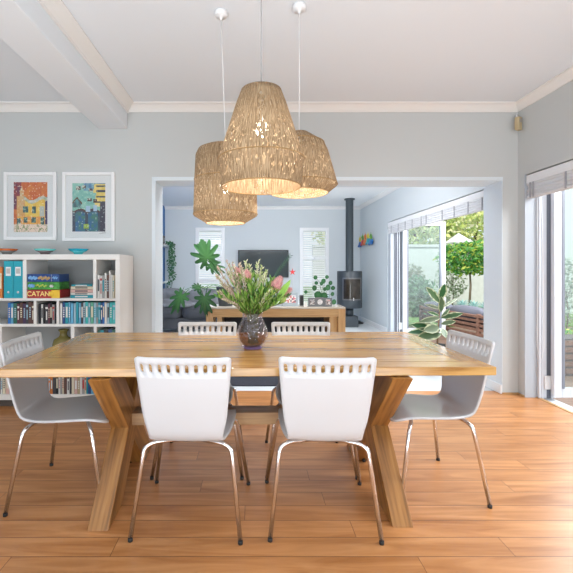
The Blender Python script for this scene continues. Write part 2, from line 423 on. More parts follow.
# ------------------------------------------------------------------ roman blinds
FAB = mat('blind_fabric', (.70, .71, .73), .9, bump=.1, bscale=300)
STRIPE = mat('blind_grey_stripe', (.36, .37, .40), .9)
def blind(name, y0, y1, label, stripes, cords):
    t = thing(name, label, 'blind', (XR+.086, y0, Z(199, 3.75)))
    L = y1-y0
    b = MB(); b.box((-.085, 0, .15), (-.004, L, .225)); b.build('headrail', WHITE, t, bevel=.003)
    b = MB()
    n = 5
    for i in range(n):     # stacked horizontal folds
        z = .008 + i*.03
        b.prism([(-.075+.006*(i % 2), z), (-.08+.006*(i % 2), z+.012), (-.072, z+.028), (-.02, z+.03), (-.012, z+.002)], 0, L, 'Y')
    b.build('folded_fabric', FAB, t)
    for sy in stripes:
        if 0 <= sy <= L-.02:
            b = MB(); b.box((-.0835, sy, .006), (-.078, sy+.018, .15)); b.build('stripe', STRIPE, t)
    b = MB()
    for cy, zl in cords: b.tube([(-.05, cy, 0), (-.045, cy+.004, -.5), (-.05, cy, zl+.15), (-.03, cy-.02, zl), (-.01, cy-.035, zl+.15), (-.015, cy-.02, -.3), (-.02, cy-.01, .0)], .0025, 6)
    b.build('cord', WHITE, t)
    return t
blind('roman_blind', 1.0, 3.755, 'folded pale roman blind above the glass door by the dining table', [2.70, 2.66, 2.28, 1.8], [(2.66, -1.55)])
ds = [X_ for X_ in [2.64*F/(p-CX) for p in (391, 398, 405, 412, 421, 426, 442 , 454, 468, 482)]]
blind('roman_blind', 4.33, 7.585, 'raised pale blind with grey stripes above the living room garden doors', [d-4.33 for d in ds], [(.12, -1.75)])

# ------------------------------------------------------------------ far windows
SLAT = attr_mat('x', .6)
SLATM = bpy.data.materials.new('white_slat'); SLATM.use_nodes = True
_nt = SLATM.node_tree; _nt.nodes.clear()
_o = _nt.nodes.new('ShaderNodeOutputMaterial'); _a = _nt.nodes.new('ShaderNodeBsdfDiffuse'); _a.inputs[0].default_value = (.9, .9, .9, 1)
_t = _nt.nodes.new('ShaderNodeBsdfTranslucent'); _t.inputs[0].default_value = (.9, .92, .95, 1); _m = _nt.nodes.new('ShaderNodeMixShader')
_nt.links.new(_a.outputs[0], _m.inputs[1]); _nt.links.new(_t.outputs[0], _m.inputs[2]); _nt.links.new(_m.outputs[0], _o.inputs[0])
for wi, (x0, x1) in enumerate(WINS):
    r = bpy.data.objects.new('window_%d' % (wi+1), None); COL.objects.link(r); r['kind'] = 'structure'; r.location = ((x0+x1)/2, YL, WZ0)
    w = (x1-x0)/2; hh = WZ1-WZ0; f = .05
    b = MB()
    b.box((-w-.03, -.025, -.03), (-w+f, .1, hh+.03)); b.box((w-f, -.025, -.03), (w+.03, .1, hh+.03)); b.box((-w+f, -.025, hh-f), (w-f, .1, hh+.03)); b.box((-w+f, -.025, -.03), (w-f, .1, f))
    z1 = hh*.36; z2 = hh*.64
    for z in (z1, z2): b.box((-w+f, -.01, z-.035), (w-f, .1, z+.035))
    b.build('window_frame', WHITE, r, bevel=.004)
    for z0_, z1_ in ((f, z1-.035), (z1+.035, z2-.035), (z2+.035, hh-f)):
        b = MB(); b.box((-w+f, .06, z0_), (w-f, .065, z1_)); b.build('pane', GLASS, r)
        b = MB(); n = int((z1_-z0_)/.042)
        for k in range(n):
            z = z0_ + (k+.5)*(z1_-z0_)/n
            b.box((-w+f+.004, -.018, -.0012), (w-f-.004, .018, .0012), Matrix.Translation((0, .02, z)) @ Matrix.Rotation(math.radians(48), 4, 'X'))
        b.build('blind_slats', SLATM, r)
    b = MB(); b.ball((0, -.03, z2-.0), .018, 8, (1.6, 1, .6)); b.build('latch', CHROME, r)

# ------------------------------------------------------------------ dining table
TOP = wood('table_top_wood', (.30, .125, .026), (.53, .285, .082), (.72, .44, .155), 'X', .8, .21, coat=.2, plank=.14)
TOPE = wood('table_end_wood', (.24, .11, .028), (.42, .225, .07), (.58, .35, .13), 'Y', .8, .18, coat=.25)
LEG = wood('table_leg_wood', (.12, .045, .010), (.34, .150, .036), (.50, .255, .075), 'X', .7, .32)
BEAMW = wood('table_beam_wood', (.24, .13, .06), (.37, .22, .11), (.5, .32, .16), 'X', .8, .4)
TY0, TY1 = 1.89, 2.97; TX0, TX1 = -1.240, 1.190; TZ = .76; TT = .042
tc = Vector(((TX0+TX1)/2, (TY0+TY1)/2, 0))
tab = thing('dining_table', 'long pale oak dining table with crossed trestle legs', 'table', tc, math.radians(1.0))
hx = (TX1-TX0)/2; hy = (TY1-TY0)/2; e = .12; g = .0025
b = MB()
n = 6; pw = (2*hy-2*e)/n
for i in range(n): b.box((-hx+e+g, -hy+e+i*pw+g*.3, TZ-TT), (hx-e-g, -hy+e+(i+1)*pw-g*.3, TZ))
b.build('tabletop', TOP, tab, bevel=.0012)
b = MB(); b.box((-hx+e*0+.0, -hy, TZ-TT), (hx, -hy+e-g, TZ)); b.box((-hx, hy-e+g, TZ-TT), (hx, hy, TZ))
b.build('border_rail', TOP, tab, bevel=.004)
for sx in (-1, 1):
    b = MB(); b.box((min(sx*hx, sx*(hx-e)), -hy+e, TZ-TT), (max(sx*hx, sx*(hx-e)), hy-e, TZ)); b.build('end_rail', TOPE, tab, bevel=.003)
b = MB(); b.box((-hx+.06, -hy+.06, TZ-TT-.004), (hx-.06, hy-.06, TZ-TT+.002)); b.build('tabletop_underside', BEAMW, tab)
b = MB(); b.box((-.70, -.30, TZ-TT-.035), (.70, -.22, TZ-TT-.004)); b.box((-.70, .22, TZ-TT-.035), (.70, .30, TZ-TT-.004)); b.build('apron', BEAMW, tab, bevel=.002)
lz = TZ-TT-.004
xc = -.13   # crossing is nearer the camera than the table centre
ya, yb = 1.84-tc.y, 2.74-tc.y; bw = .155
def xbeam(xm, y_bot, y_top, th=.10):
    """beam lying in the depth plane, cut level at floor and table underside"""
    s = bw/2/math.sin(math.atan2(lz, abs(y_top-y_bot)))
    pts = [(y_bot-s, 0), (y_bot+s, 0), (y_top+s, lz), (y_top-s, lz)]
    L = math.hypot(y_top-y_bot, lz); ang = math.atan2(lz, y_top-y_bot)
    o = MB(); R = Matrix.Rotation(-ang, 2)
    # build along local X so the grain follows the beam
    loc = []
    for (yy, zz) in pts:
        dy = yy-y_bot; dz = zz
        loc.append((dy*math.cos(ang)+dz*math.sin(ang), -dy*math.sin(ang)+dz*math.cos(ang)))
    o.prism(loc, -th/2, th/2, 'Y')
    ob = o.build('leg', LEG, tab, bevel=.003)
    # local X -> (0,cos,sin), local Y -> -X, local Z -> (0,-sin,cos)
    M = Matrix(((0, -1, 0, xm), (math.cos(ang), 0, -math.sin(ang), y_bot), (math.sin(ang), 0, math.cos(ang), 0), (0, 0, 0, 1)))
    ob.matrix_local = M
    return ob
for xm in (-.745+.03, .71+.03):
    s = .12
    xbeam(xm, ya+s, yb-s)          # foot towards the camera
    # the crossing partner halved into it: two short pieces each side of the joint
    xbeam(xm+.0005, yb-s, ya+s, .098)
b = MB(); b.box((-.70, xc-.06, .345), (.70, xc+.06, .415)); b.build('stretcher', BEAMW, tab, bevel=.004)

# ------------------------------------------------------------------ chairs
def make_chair():
    t = thing('dining_chair', 'x', 'chair', (0, 0, 0))
    # profile (y,z,halfwidth) from back top to seat front
    key = [(-.315, .862, .218), (-.302, .80, .214), (-.275, .68, .203), (-.25, .575, .192), (-.235, .51, .177), (-.215, .468, .170), (-.17, .447, .174), (-.08, .446, .192), (.03, .452, .202), (.12, .456, .204), (.18, .450, .198), (.215, .436, .185), (.228, .418, .168)]
    key = [(y, z-.010, w_*(.985 if z > .5 else 1)) for y, z, w_ in key]
    def arc():
        s = [0]
        for a, c in zip(key, key[1:]): s.append(s[-1]+math.hypot(c[0]-a[0], c[1]-a[1]))
        return s
    S = arc()
    def cr(i, k, u):
        g = lambda j: key[max(0, min(len(key)-1, j))][k]
        p0, p1, p2, p3 = g(i-1), g(i), g(i+1), g(i+2)
        return .5*((2*p1)+(-p0+p2)*u+(2*p0-5*p1+4*p2-p3)*u*u+(-p0+3*p1-3*p2+p3)*u**3)
    def surf(s, q):
        """s arc length, q in -1..1"""
        i = 0
        while i < len(S)-2 and S[i+1] < s: i += 1
        u = (s-S[i])/(S[i+1]-S[i]); y, z, w = cr(i, 0, u), cr(i, 1, u), cr(i, 2, u)
        # rounded corners at the top and the seat front
        for e0, rad in ((s, .02), (S[-1]-s, .05)):
            if e0 < rad: w -= rad*(1-math.sqrt(max(0, 1-(1-e0/rad)**2)))*.8
        fb = max(0, min(1, (S[5]-s)/S[5]+.2)) if s < S[5]*1.2 else 0
        y += (.022*fb)*q*q + (.0 if fb else 0)
        sd = max(0, min(1, (s-S[4])/.1))
        z += .008*q*q*sd
        return Vector((q*w, y, z))
    slot0, slot1 = .036, .074
    rows = [0, .006, .014, .024, slot0, slot0+.007, slot1-.007, slot1] + [slot1 + k*.03 for k in range(1, 99) if slot1+k*.03 < S[-1]-.055] 
    rows += [S[-1]-.045, S[-1]-.03, S[-1]-.018, S[-1]-.009, S[-1]-.003, S[-1]]
    W0 = .216; cols = [-1]; hw = .0088/W0; cen = [(-.186 + .372*k/9)/W0 for k in range(10)]
    cols.append(-.93)
    for c in cen: cols += [c-hw, c, c+hw]
    cols += [.93, 1]
    b = MB(); vv = {}
    for i, s in enumerate(rows):
        for j, q in enumerate(cols):
            ds = dq = 0
            if i in (4, 7) and 2 <= j < 32:
                kk = (j-2) % 3
                if kk != 1: dq = (.35*hw if kk == 0 else -.35*hw); ds = .003 if i == 4 else -.003
            vv[i, j] = b.bm.verts.new(surf(s+ds, q+dq))
    for i in range(len(rows)-1):
        for j in range(len(cols)-1):
            if i in (4, 5, 6) and 2 <= j < 32 and (j-2) % 3 in (0, 1): continue
            f = b.bm.faces.new([vv[i, j], vv[i, j+1], vv[i+1, j+1], vv[i+1, j]]); f.smooth = True
    o = b.build('seat_shell', SHELL, t)
    m = o.modifiers.new('thickness', 'SOLIDIFY'); m.thickness = .011; m.offset = 0
    for sx in (-1, 1):
        for fr in (0, 1):
            if fr: pts = [(sx*.08, .105, .419), (sx*.165, .135, .419), (sx*.205, .165, .40), (sx*.266, .243, .012)]
            else: pts = [(sx*.06, -.13, .419), (sx*.165, -.165, .419), (sx*.205, -.18, .40), (sx*.251, -.242, .012)]
            b = MB(); b.tube(fillet(pts, .07), .0105, 12)
            lg = b.build('leg', CHROME, t)
            b = MB(); b.tube([Vector(pts[-1])+Vector((0,0,.004)), Vector(pts[-1])-Vector((0,0,.012))], .0112, 12); b.build('rubber_foot', RUBBER, lg)
    b = MB(); b.tube([(-.08, .105, .419), (.08, .105, .419)], .0105, 10); b.tube([(-.06, -.13, .419), (.06, -.13, .419)], .0105, 10)
    b.box((-.05, -.14, .422), (.05, .12, .431)); b.build('under_seat_frame', CHROME, t)
    return t
chair = make_chair()
spots = [
    (-.295, 2.01, math.radians(-2), 'white slotted-back chair in the foreground, the left of the two near the camera'),
    (.343, 2.01, math.radians(-2.2), 'white slotted-back chair in the foreground, the right of the two near the camera'),
    (-1.01, 2.222, math.radians(-87), 'white chair standing at the left end of the table, in front of the bookcase'),
    (.979, 2.262, math.radians(93.5), 'white chair standing at the right end of the table, near the glass doors'),
    (-.325, 2.545, math.radians(180), 'white chair on the far side of the table, left of the flower vase'),
    (.355, 2.545, math.radians(180), 'white chair on the far side of the table, right of the flower vase'),
]
for i, (x, y, r, lb) in enumerate(spots):
    c = chair if i == 0 else copy_tree(chair)
    c.location = (x, y, 0); c.rotation_euler = (0, 0, r); c['label'] = lb; c['group'] = 'white dining chairs around the table'

# ------------------------------------------------------------------ pendant lamps
JUTE = shade_mat()
RIM = mat('jute_rim', (.30, .18, .07), .8, bump=.6, bscale=200)
BULB = mat('glowing_bulb', (1, .93, .80), .4, emis=9)
def pendant(x, y, prof, label, seams, bulbz, ztop, cordm, tx=0.):
    t = thing('pendant_lamp', label, 'lamp', (x, y, 0), 0, 'woven pendant lamps over the table')
    b = MB(); b.lathe([(.001, ZC-.001), (.038, ZC-.001), (.041, ZC-.008), (.041, ZC-.026), (.038, ZC-.031), (.012, ZC-.033), (.009, ZC-.05), (.001, ZC-.052)], 24, (tx, 0, 0)); b.build('ceiling_rose', WHITE, t)
    b = MB(); b.tube([(tx, 0, ZC-.045), (0, 0, ztop+.0)], .0028, 8); b.build('cord', cordm, t)
    fine = []
    for (r0, z0), (r1, z1) in zip(prof, prof[1:]):
        n = max(1, int(math.hypot(r1-r0, z1-z0)/.03))
        for k in range(n): fine.append((r0+(r1-r0)*k/n, z0+(z1-z0)*k/n))
    fine.append(prof[-1])
    b = MB(); b.lathe(fine, 64, uvlen=True); sh = b.build('lamp_shade', JUTE, t)
    for r, z in seams:
        b = MB(); b.tube([(math.cos(a*PI/24)*r, math.sin(a*PI/24)*r, z) for a in range(49)], .0028, 6, cap=False); b.build('wire_ring', RIM, sh)
    b = MB(); b.tube([(0, 0, ztop), (0, 0, bulbz+.05)], .016, 12); b.build('lamp_holder', WHITE, t)
    b = MB(); b.ball((0, 0, bulbz), .036, 12, (1, 1, 1.15)); b.build('bulb', BULB, t)
    l = bpy.data.lights.new('bulb_light', 'POINT'); l.energy = 11; l.color = (1, .94, .85); l.shadow_soft_size = .04
    lo = bpy.data.objects.new('bulb_light', l); COL.objects.link(lo); lo.location = (x, y, bulbz-.06)
    return t
STEEL = mat('grey_cord', (.35, .35, .36), .5)
d = 1.9; k = d/2.1
pendant(.045, d, [(.02, Z(84, d-.09)), (.080*k, Z(84, d-.09)), (.108*k, Z(91, d)), (.135*k, Z(104, d)), (.180*k, Z(130, d)), (.219*k, Z(152, d)), (.231*k, Z(160, d)), (.229*k, Z(163, d)), (.212*k, Z(187, d))],
        'woven jute pendant lamp with flared lower band, the front one of the three', [(.231*k, Z(160, d)), (.212*k, Z(187, d)), (.082*k, Z(84, d-.09))], Z(129, d), Z(86, d), STEEL)
d = 2.47
pendant(-.168, d, [(.02, Z(140, d-.14)), (.135, Z(140.5, d-.14)), (.172, Z(148, d-.05)), (.188, Z(156, d)), (.196, Z(180, d)), (.202, Z(214, d)), (.199, Z(216, d)), (.124, Z(223, d))],
        'tall straight-sided woven pendant lamp hanging lowest on the left', [(.196, Z(180, d)), (.202, Z(214.5, d)), (.124, Z(223, d))], Z(187, d), Z(148, d), WHITE, -.028)
d = 2.41
pendant(.292, d, [(.02, Z(132, d)), (.055, Z(133, d)), (.152, Z(144, d)), (.175, Z(152, d)), (.215, Z(175, d)), (.231, Z(184.5, d)), (.228, Z(186.5, d)), (.176, Z(193.2, d))],
        'small wide woven pendant lamp behind on the right with shouldered top', [(.231, Z(185.3, d)), (.176, Z(193.2, d)), (.152, Z(144, d))], Z(165, d), Z(132, d), WHITE)

# ------------------------------------------------------------------ pictures
ARTM = attr_mat('painted_print', .5)
def hsh(x, y, s=0): 
    v = math.sin(x*127.1+y*311.7+s*74.7)*43758.5453; return v-math.floor(v)
def vn(x, y, s=0):
    xi, yi = math.floor(x), math.floor(y); fx, fy = x-xi, y-yi; fx = fx*fx*(3-2*fx); fy = fy*fy*(3-2*fy)
    a = hsh(xi, yi, s)*(1-fx)+hsh(xi+1, yi, s)*fx; c = hsh(xi, yi+1, s)*(1-fx)+hsh(xi+1, yi+1, s)*fx
    return a*(1-fy)+c*fy
def lerp(a, b_, t): return tuple(a[i]*(1-t)+b_[i]*t for i in range(3))
def art1(u, v):   # u 0..1 left-right, v 0..1 bottom-top: warm townhouse under a red sky
    n = vn(u*14, v*18, 1); m_ = vn(u*34, v*44, 2)
    roof = .68 - .05*u + .05*math.sin(u*9)
    c = lerp((.50, .09, .03), (.62, .22, .05), n)
    if u < .22 and v > .45: c = lerp((.10, .04, .10), (.32, .05, .04), n)
    if u > .93 and v < .7: c = (.05, .04, .12)
    if u < .93 and v < roof and u > .08:
        c = lerp((.70, .42, .06), (.75, .60, .14), n) if u > .35 else lerp((.62, .28, .06), (.6, .42, .2), n)
        if v < .32: c = lerp((.66, .25, .08), (.75, .45, .08), n)
    if abs(v-roof) < .035 and u > .2: c = lerp((.62, .62, .60), (.2, .3, .12), n)
    if .19 < u < .29 and .45 < v < .93 - abs(u-.24)*2: c = lerp((.62, .30, .12), (.55, .5, .3), m_)
    for wx, wy, ww, wh in ((.35, .45, .075, .065), (.6, .45, .05, .07), (.84, .42, .06, .1), (.15, .22, .05, .06), (.35, .24, .055, .05), (.59, .24, .06, .05), (.86, .22, .06, .07)):
        if abs(u-wx) < ww and abs(v-wy) < wh: c = (.05, .10, .10) if m_ < .55 else (.15, .3, .25)
        if wx == .84 and abs(u-wx) < ww and abs(v-wy) < wh: c = (.45, .50, .45)
    if v < .16: c = lerp((.15, .25, .08), (.75, .6, .5), 1 if m_ > .5 else n)
    if m_ > .83: c = lerp(c, (.85, .75, .6), .5)
    return c
def art2(u, v):   # cool teal building with dark arches and a yellow balcony
    n = vn(u*13, v*17, 5); m_ = vn(u*32, v*42, 6)
    c = lerp((.12, .38, .34), (.30, .55, .46), n)
    if v > .85 and u > .35: c = lerp((.05, .16, .35), (.2, .4, .45), n)
    if u > .68+.25*(v-.6 if v > .6 else .6-v)-.1*(v > .8) and .52 < v < .98: c = lerp((.62, .47, .07), (.75, .6, .2), n)
    if u > .72 and abs((v*9) % 1-.5) < .17 and .55 < v < .95: c = (.04, .05, .08)
    ar = .40 + .06*abs(math.sin((u-.05)*8))
    if v < ar: c = lerp((.04, .05, .08), (.06, .10, .14), n)
    if v < ar-.05 and (u*2.6) % 1 > .25: c = lerp((.03, .12, .30), (.06, .20, .12), n)
    if abs(v-ar) < .018: c = (.10, .05, .04)
    if u < .3 and abs(v-(.70-.8*abs(u-.14))) < .02: c = (.12, .07, .04)
    if u < .28 and .5 < v < .68-.8*abs(u-.14): c = lerp((.05, .08, .10), (.1, .3, .3), n)
    if u > .85 and v < .6: c = (.05, .05, .08)
    for wx, wy in ((.18, .90), (.35, .92), (.55, .86), (.52, .66), (.7, .63)):
        if abs(u-wx) < .06 and abs(v-wy) < .035: c = (.08, .05, .04) if m_ < .6 else (.5, .5, .42)
    for wx, wy in ((.48, .47), (.7, .48)):
        if abs(u-wx) < .06 and abs(v-wy) < .06: c = (.35, .5, .65)
    if .34 < u < .5 and .06 < v < .16: c = (.28, .42, .06)
    if m_ > .85: c = lerp(c, (.6, .75, .7), .45)
    return c
def picture(x0, x1, y0, y1, ax0, ax1, ay0, ay1, fn, label, sign=False):
    d = YB-.02; cx = X((x0+x1)/2, d); cz = Z((y0+y1)/2, d); w = (x1-x0)*d/F/2; h = (y1-y0)*d/F/2
    t = thing('framed_picture', label, 'picture', (cx, YB, cz))
    f = .032
    b = MB()
    for lo, hi in (((-w, -h), (-w+f, h)), ((w-f, -h), (w, h)), ((-w+f, h-f), (w-f, h)), ((-w+f, -h), (w-f, -h+f))): b.box((lo[0], -.03, lo[1]), (hi[0], -.002, hi[1]))
    b.build('picture_frame', WHITE, t, bevel=.003)
    b = MB(); b.box((-w+f, -.012, -h+f), (w-f, -.006, h-f)); b.build('mount', mat('mount_board', (.68, .71, .72), .7), t)
    a0 = X(ax0, d)-cx; a1 = X(ax1, d)-cx; z0 = Z(ay1, d)-cz; z1 = Z(ay0, d)-cz
    b = MB(); NU, NV = 44, 64; b.cl = b.bm.loops.layers.float_color.new('Col')
    g = [[b.bm.verts.new((a0+(a1-a0)*i/NU, -.0128, z0+(z1-z0)*j/NV)) for j in range(NV+1)] for i in range(NU+1)]
    for i in range(NU):
        for j in range(NV):
            fc = b.bm.faces.new([g[i][j], g[i+1][j], g[i+1][j+1], g[i][j+1]]); b.setcol(fc, fn((i+.5)/NU, (j+.5)/NV))
    b.build('artwork', ARTM, t)
    if sign:
        b = MB(); sx = a1-.06; sz = z0-.02
        b.tube([(sx+k*.006, -.0135, sz+.008*math.sin(k*2.3)+.001*k) for k in range(12)], .0012, 5)
        b.build('signature', BLACK, t)
    b = MB(); b.box((-w+f, -.0175, -h+f), (w-f, -.016, h-f)); b.build('pane', glass_mat('picture_glass', refl=.02), t)
picture(4, 56.5, 172, 240, 13.3, 47, 182, 232, art1, 'white framed print of a yellow townhouse under a red sky')
picture(62.5, 114.8, 172, 241, 72, 105, 183, 231.5, art2, 'white framed print of a teal building with dark arches', True)

# ------------------------------------------------------------------ bookcase
BD = 3.47; BBK = 3.855
def bx(px): return X(px, BD)
def bz(py): return Z(py, BD)
BX0 = -3.05; BX1 = bx(120)
case = thing('bookcase', 'wide low white open bookcase against the grey wall', 'bookcase', (0, 0, 0))
SH1 = bz(298.3); SH2 = bz(324); SH3 = bz(367); SHB = bz(394.5); ST = bz(259.7)
b = MB(); b.box((BX0, BD-.002, ST), (BX1, BBK, bz(254.3))); b.build('top_board', MILK, case, bevel=.003)
for xx in ((BX0, BX0+.04), (BX1-.042, BX1)):
    b = MB(); b.box((xx[0], BD, SHB), (xx[1], BBK, ST)); b.build('side_panel', MILK, case, bevel=.002)
for zt, th in ((SH1, .022), (SH2, .024), (SH3, .024), (SHB, .05)):
    b = MB(); b.box((BX0+.04*(th < .04), BD+.001, zt-th), (BX1-.042*(th < .04), BBK, zt)); b.build('shelf', MILK, case, bevel=.001)
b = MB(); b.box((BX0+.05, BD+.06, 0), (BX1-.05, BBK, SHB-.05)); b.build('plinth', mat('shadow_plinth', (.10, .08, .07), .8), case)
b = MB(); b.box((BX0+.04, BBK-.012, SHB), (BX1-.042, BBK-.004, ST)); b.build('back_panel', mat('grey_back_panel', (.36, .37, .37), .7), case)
def divider(p0, p1, z0, z1):
    b = MB(); b.box((bx(p0), BD+.001, z0), (bx(p1), BBK-.012, z1)); b.build('divider', MILK, case, bevel=.001)
divider(22.7, 26.3, SH1, ST); divider(93, 96.3, SH1, ST)
divider(33.5, 36.3, SH2, SH1-.022); divider(56.4, 58.9, SH2, SH1-.022)
divider(-1.5, 1.5, SH3, SH2-.024); divider(70.7, 74.2, SH3, SH2-.024); divider(93.7, 96.6, SH3, SH2-.024)
divider(44.5, 47.2, SHB, SH3-.024)

COLS = {
 'teal': (.02, .33, .42), 'turquoise': (.05, .50, .50), 'pale blue': (.35, .55, .66), 'sky blue': (.12, .40, .62), 'navy': (.02, .07, .22), 'royal blue': (.03, .18, .55),
 'white': (.78, .77, .74), 'cream': (.72, .66, .50), 'tan': (.50, .40, .24), 'black': (.02, .02, .025), 'charcoal': (.06, .06, .07), 'plum': (.14, .04, .07),
 'dark purple': (.07, .04, .10), 'brown': (.12, .06, .05), 'grey': (.38, .38, .38), 'orange': (.70, .22, .05), 'red': (.5, .05, .04), 'green': (.12, .42, .28), 'pink': (.70, .45, .40), 'dark green': (.03, .14, .10)}
PAGES = mat('book_pages', (.75, .72, .64), .8)
def bmat(c): return mat('cover_'+c.replace(' ', '_'), COLS[c], .5, coat=.1)
ORD = ['first', 'second', 'third', 'fourth', 'fifth', 'sixth', 'seventh', 'eighth', 'ninth', 'tenth', 'eleventh', 'twelfth', 'thirteenth', 'fourteenth', 'fifteenth', 'sixteenth', 'seventeenth', 'eighteenth', 'nineteenth', 'twentieth', 'twenty-first', 'twenty-second']
def book(px0, px1, ptop, zbase, c, label, group, mark=None, lying=None, fd=0.012, depth=.17):
    """upright book between two pixel columns"""
    x0 = bx(px0); x1 = bx(px1); top = bz(ptop); w = x1-x0-.0012; h = top-zbase-.001
    t = thing('book', label, 'book', ((x0+x1)/2, BD+fd, zbase+.0005), 0, group)
    b = MB(); cth = .002
    b.box((-w/2, 0, 0), (w/2, .004, h)); b.box((-w/2, 0, 0), (-w/2+cth, depth, h)); b.box((w/2-cth, 0, 0), (w/2, depth, h))
    b.build('cover', bmat(c), t)
    b = MB(); b.box((-w/2+cth, .004, .003), (w/2-cth, depth-.004, h-.004)); b.build('page_block', PAGES, t)
    if mark and random.random() < .6:
        b = MB(); q = random.random()
        if q < .4: b.box((-w*.3, -.0006, h*.3), (w*.3, 0, h*.8))
        elif q < .7:
            for k in range(5): b.box((-w*.22, -.0006, h*(.3+.1*k)), (w*.22, 0, h*(.36+.1*k)))
        else: b.box((-w*.42, -.0006, h*.78), (w*.42, 0, h*.88)); b.box((-w*.2, -.0006, h*.2), (w*.2, 0, h*.65))
        b.build('spine_print', bmat(mark), t)
    return t
def row(p0, p1, ptop, zbase, cols, where, group, var=4):
    ws = [random.uniform(.7, 1.3) for _ in cols]; s = sum(ws); x = p0
    for i, (c, w) in enumerate(zip(cols, ws)):
        ww = (p1-p0)*w/s
        mk = random.choice(['white', 'cream', 'pale blue']) if c not in ('white', 'cream', 'pale blue', 'grey') else random.choice(['charcoal', 'teal', 'red'])
        book(x, x+ww, ptop+random.uniform(0, var), zbase, c, f'{c} book, {ORD[i]} from the left {where}', group, mk)
        x += ww
# second shelf
row(7, 33.3, 302.0, SH2, ['royal blue', 'sky blue', 'dark green', 'plum', 'brown', 'dark purple', 'charcoal', 'brown', 'brown'], 'in the dark-spined set of the second shelf', 'dark spined books on the second shelf', 2)
row(38, 56.2, 303, SH2, ['black', 'white', 'black', 'charcoal', 'plum', 'black', 'grey', 'black'], 'in the black cell of the second shelf', 'black books on the second shelf', 2.5)
row(59.3, 115, 302, SH2, ['white', 'navy', 'teal', 'sky blue', 'sky blue', 'pale blue', 'teal', 'sky blue', 'charcoal', 'pale blue', 'turquoise', 'pale blue', 'green', 'pale blue', 'grey', 'teal', 'navy', 'royal blue', 'white', 'pale blue', 'turquoise', 'turquoise'], 'among the blue books of the second shelf', 'blue books on the second shelf', 1.5)
row(96.8, 115.2, 270, SH1, ['white', 'white', 'grey', 'white', 'brown', 'white', 'white', 'cream', 'tan'], 'in the right cell of the top shelf', 'pale books on the top shelf', 6)
row(47.6, 93, 374, SHB, ['orange', 'orange', 'charcoal', 'black', 'white', 'grey', 'cream', 'brown', 'white', 'charcoal', 'cream', 'pink', 'tan', 'white', 'grey', 'cream', 'teal', 'navy', 'sky blue'], 'on the lowest shelf under the table edge', 'books on the lowest shelf', 4)
row(-8, 12, 374, SHB, ['white', 'pink', 'charcoal', 'white', 'cream', 'pink', 'white'], 'in the far left cell of the lowest shelf', 'pale books in the lowest left cell', 4)
row(97, 114.5, 328.5, SH3, ['dark green', 'teal', 'black', 'navy', 'dark green'], 'in the right cell of the third shelf', 'dark books on the third shelf', 2)
row(-4, 1.9, 266, SH1, ['orange'], 'beside the teal binders on the top shelf', 'orange book', 1)
# binders
for i, (a, c) in enumerate(((2.9, 12.1), (12.4, 22.2))):
    x0, x1 = bx(a), bx(c); w = (x1-x0)/2; h = bz(261)-SH1
    t = thing('binder', ['teal ring binder on the left, next to the orange book', 'teal ring binder on the right, touching the shelf divider'][i], 'binder', ((x0+x1)/2, BD+.012, SH1+.0005), 0, 'teal binders')
    b = MB(); b.box((-w, 0, 0), (w, .28, h)); b.build('cover', mat('binder_teal', (.015, .36, .46), .45), t, bevel=.002)
    b = MB(); b.box((-w*.55, -.0015, h*.60), (w*.55, 0, h*.84)); lab = b.build('label_holder', WHITE, t)
    b = MB(); b.box((-w*.4, -.0022, h*.66), (w*.4, -.0015, h*.80)); b.build('label_print', mat('label_grey', (.5, .5, .48), .6), lab)
    b = MB(); b.tube([(0, -.0015, h*.16), (0, .004, h*.16)], .010, 14); b.build('finger_ring', CHROME, t)
# game boxes
def game(pa, pb, y0, y1, cm, label, parts, dep=.19):
    x0, x1 = bx(pa), bx(pb); z0, z1 = bz(y1), bz(y0); w = x1-x0; h = z1-z0-.001
    t = thing('board_game_box', label, 'game box', ((x0+x1)/2, BD+.01, z0), 0, 'stacked board games')
    b = MB(); b.box((-w/2, 0, h*.0), (w/2, dep, h)); b.build('box_lid', cm, t, bevel=.002)
    for (u0, u1, v0, v1, c, nm) in parts:
        b = MB()
        if nm == 'blob':
            n = 7
            for k in range(n):
                uu = u0+(u1-u0)*(k+.5)/n
                b.ball((-w/2+w*uu, -.0002, h*((v0+v1)/2+.12*math.sin(k*2.1))), h*(v1-v0)*.32, 8, (1.1, .06, 1))
        else: b.box((-w/2+w*u0, -.0008, h*v0), (-w/2+w*u1, 0, h*v1))
        b.build('printed_panel', c, t)
    return t, w, h
g_navy = mat('box_navy', (.02, .07, .25), .4); g_green = mat('box_green', (.06, .30, .05), .4, var=.5, vscale=30); g_red = mat('box_red', (.42, .03, .03), .4)
Y_ = mat('print_yellow', (.85, .55, .04), .4); Wp = mat('print_white', (.8, .8, .78), .4); Bp = mat('print_light_blue', (.2, .45, .8), .4); Br = mat('print_tan', (.5, .33, .15), .4); Gp = mat('print_lime', (.5, .62, .1), .4); Rp = mat('print_dark_red', (.28, .02, .03), .4)
game(26.6, 58.5, 274, 281.8, g_navy, 'dark blue board game box on top of the red and green ones', [(.05, .3, .2, .8, Bp, 'blob'), (.35, .7, .15, .8, Br, 'blob'), (.76, .765, 0, 1, Wp, 'bar'), (.8, .95, .35, .7, Bp, 'blob')])
game(27, 58.8, 282.0, 289.6, g_green, 'green board game box in the middle of the stack of three', [(.03, .2, .2, .8, Bp, 'blob'), (.25, .6, .3, .75, Gp, 'blob'), (.7, .8, .3, .6, Wp, 'blob')])
t, w, h = game(26.6, 59.5, 289.9, 298.2, g_red, 'red board game box with yellow lettering at the bottom of the stack', [(.74, .99, .02, .98, Y_, 'bar'), (.69, .78, .15, .9, Y_, 'blob'), (.80, .84, .3, .75, Rp, 'blob'), (.9, .94, .3, .7, Rp, 'blob')])
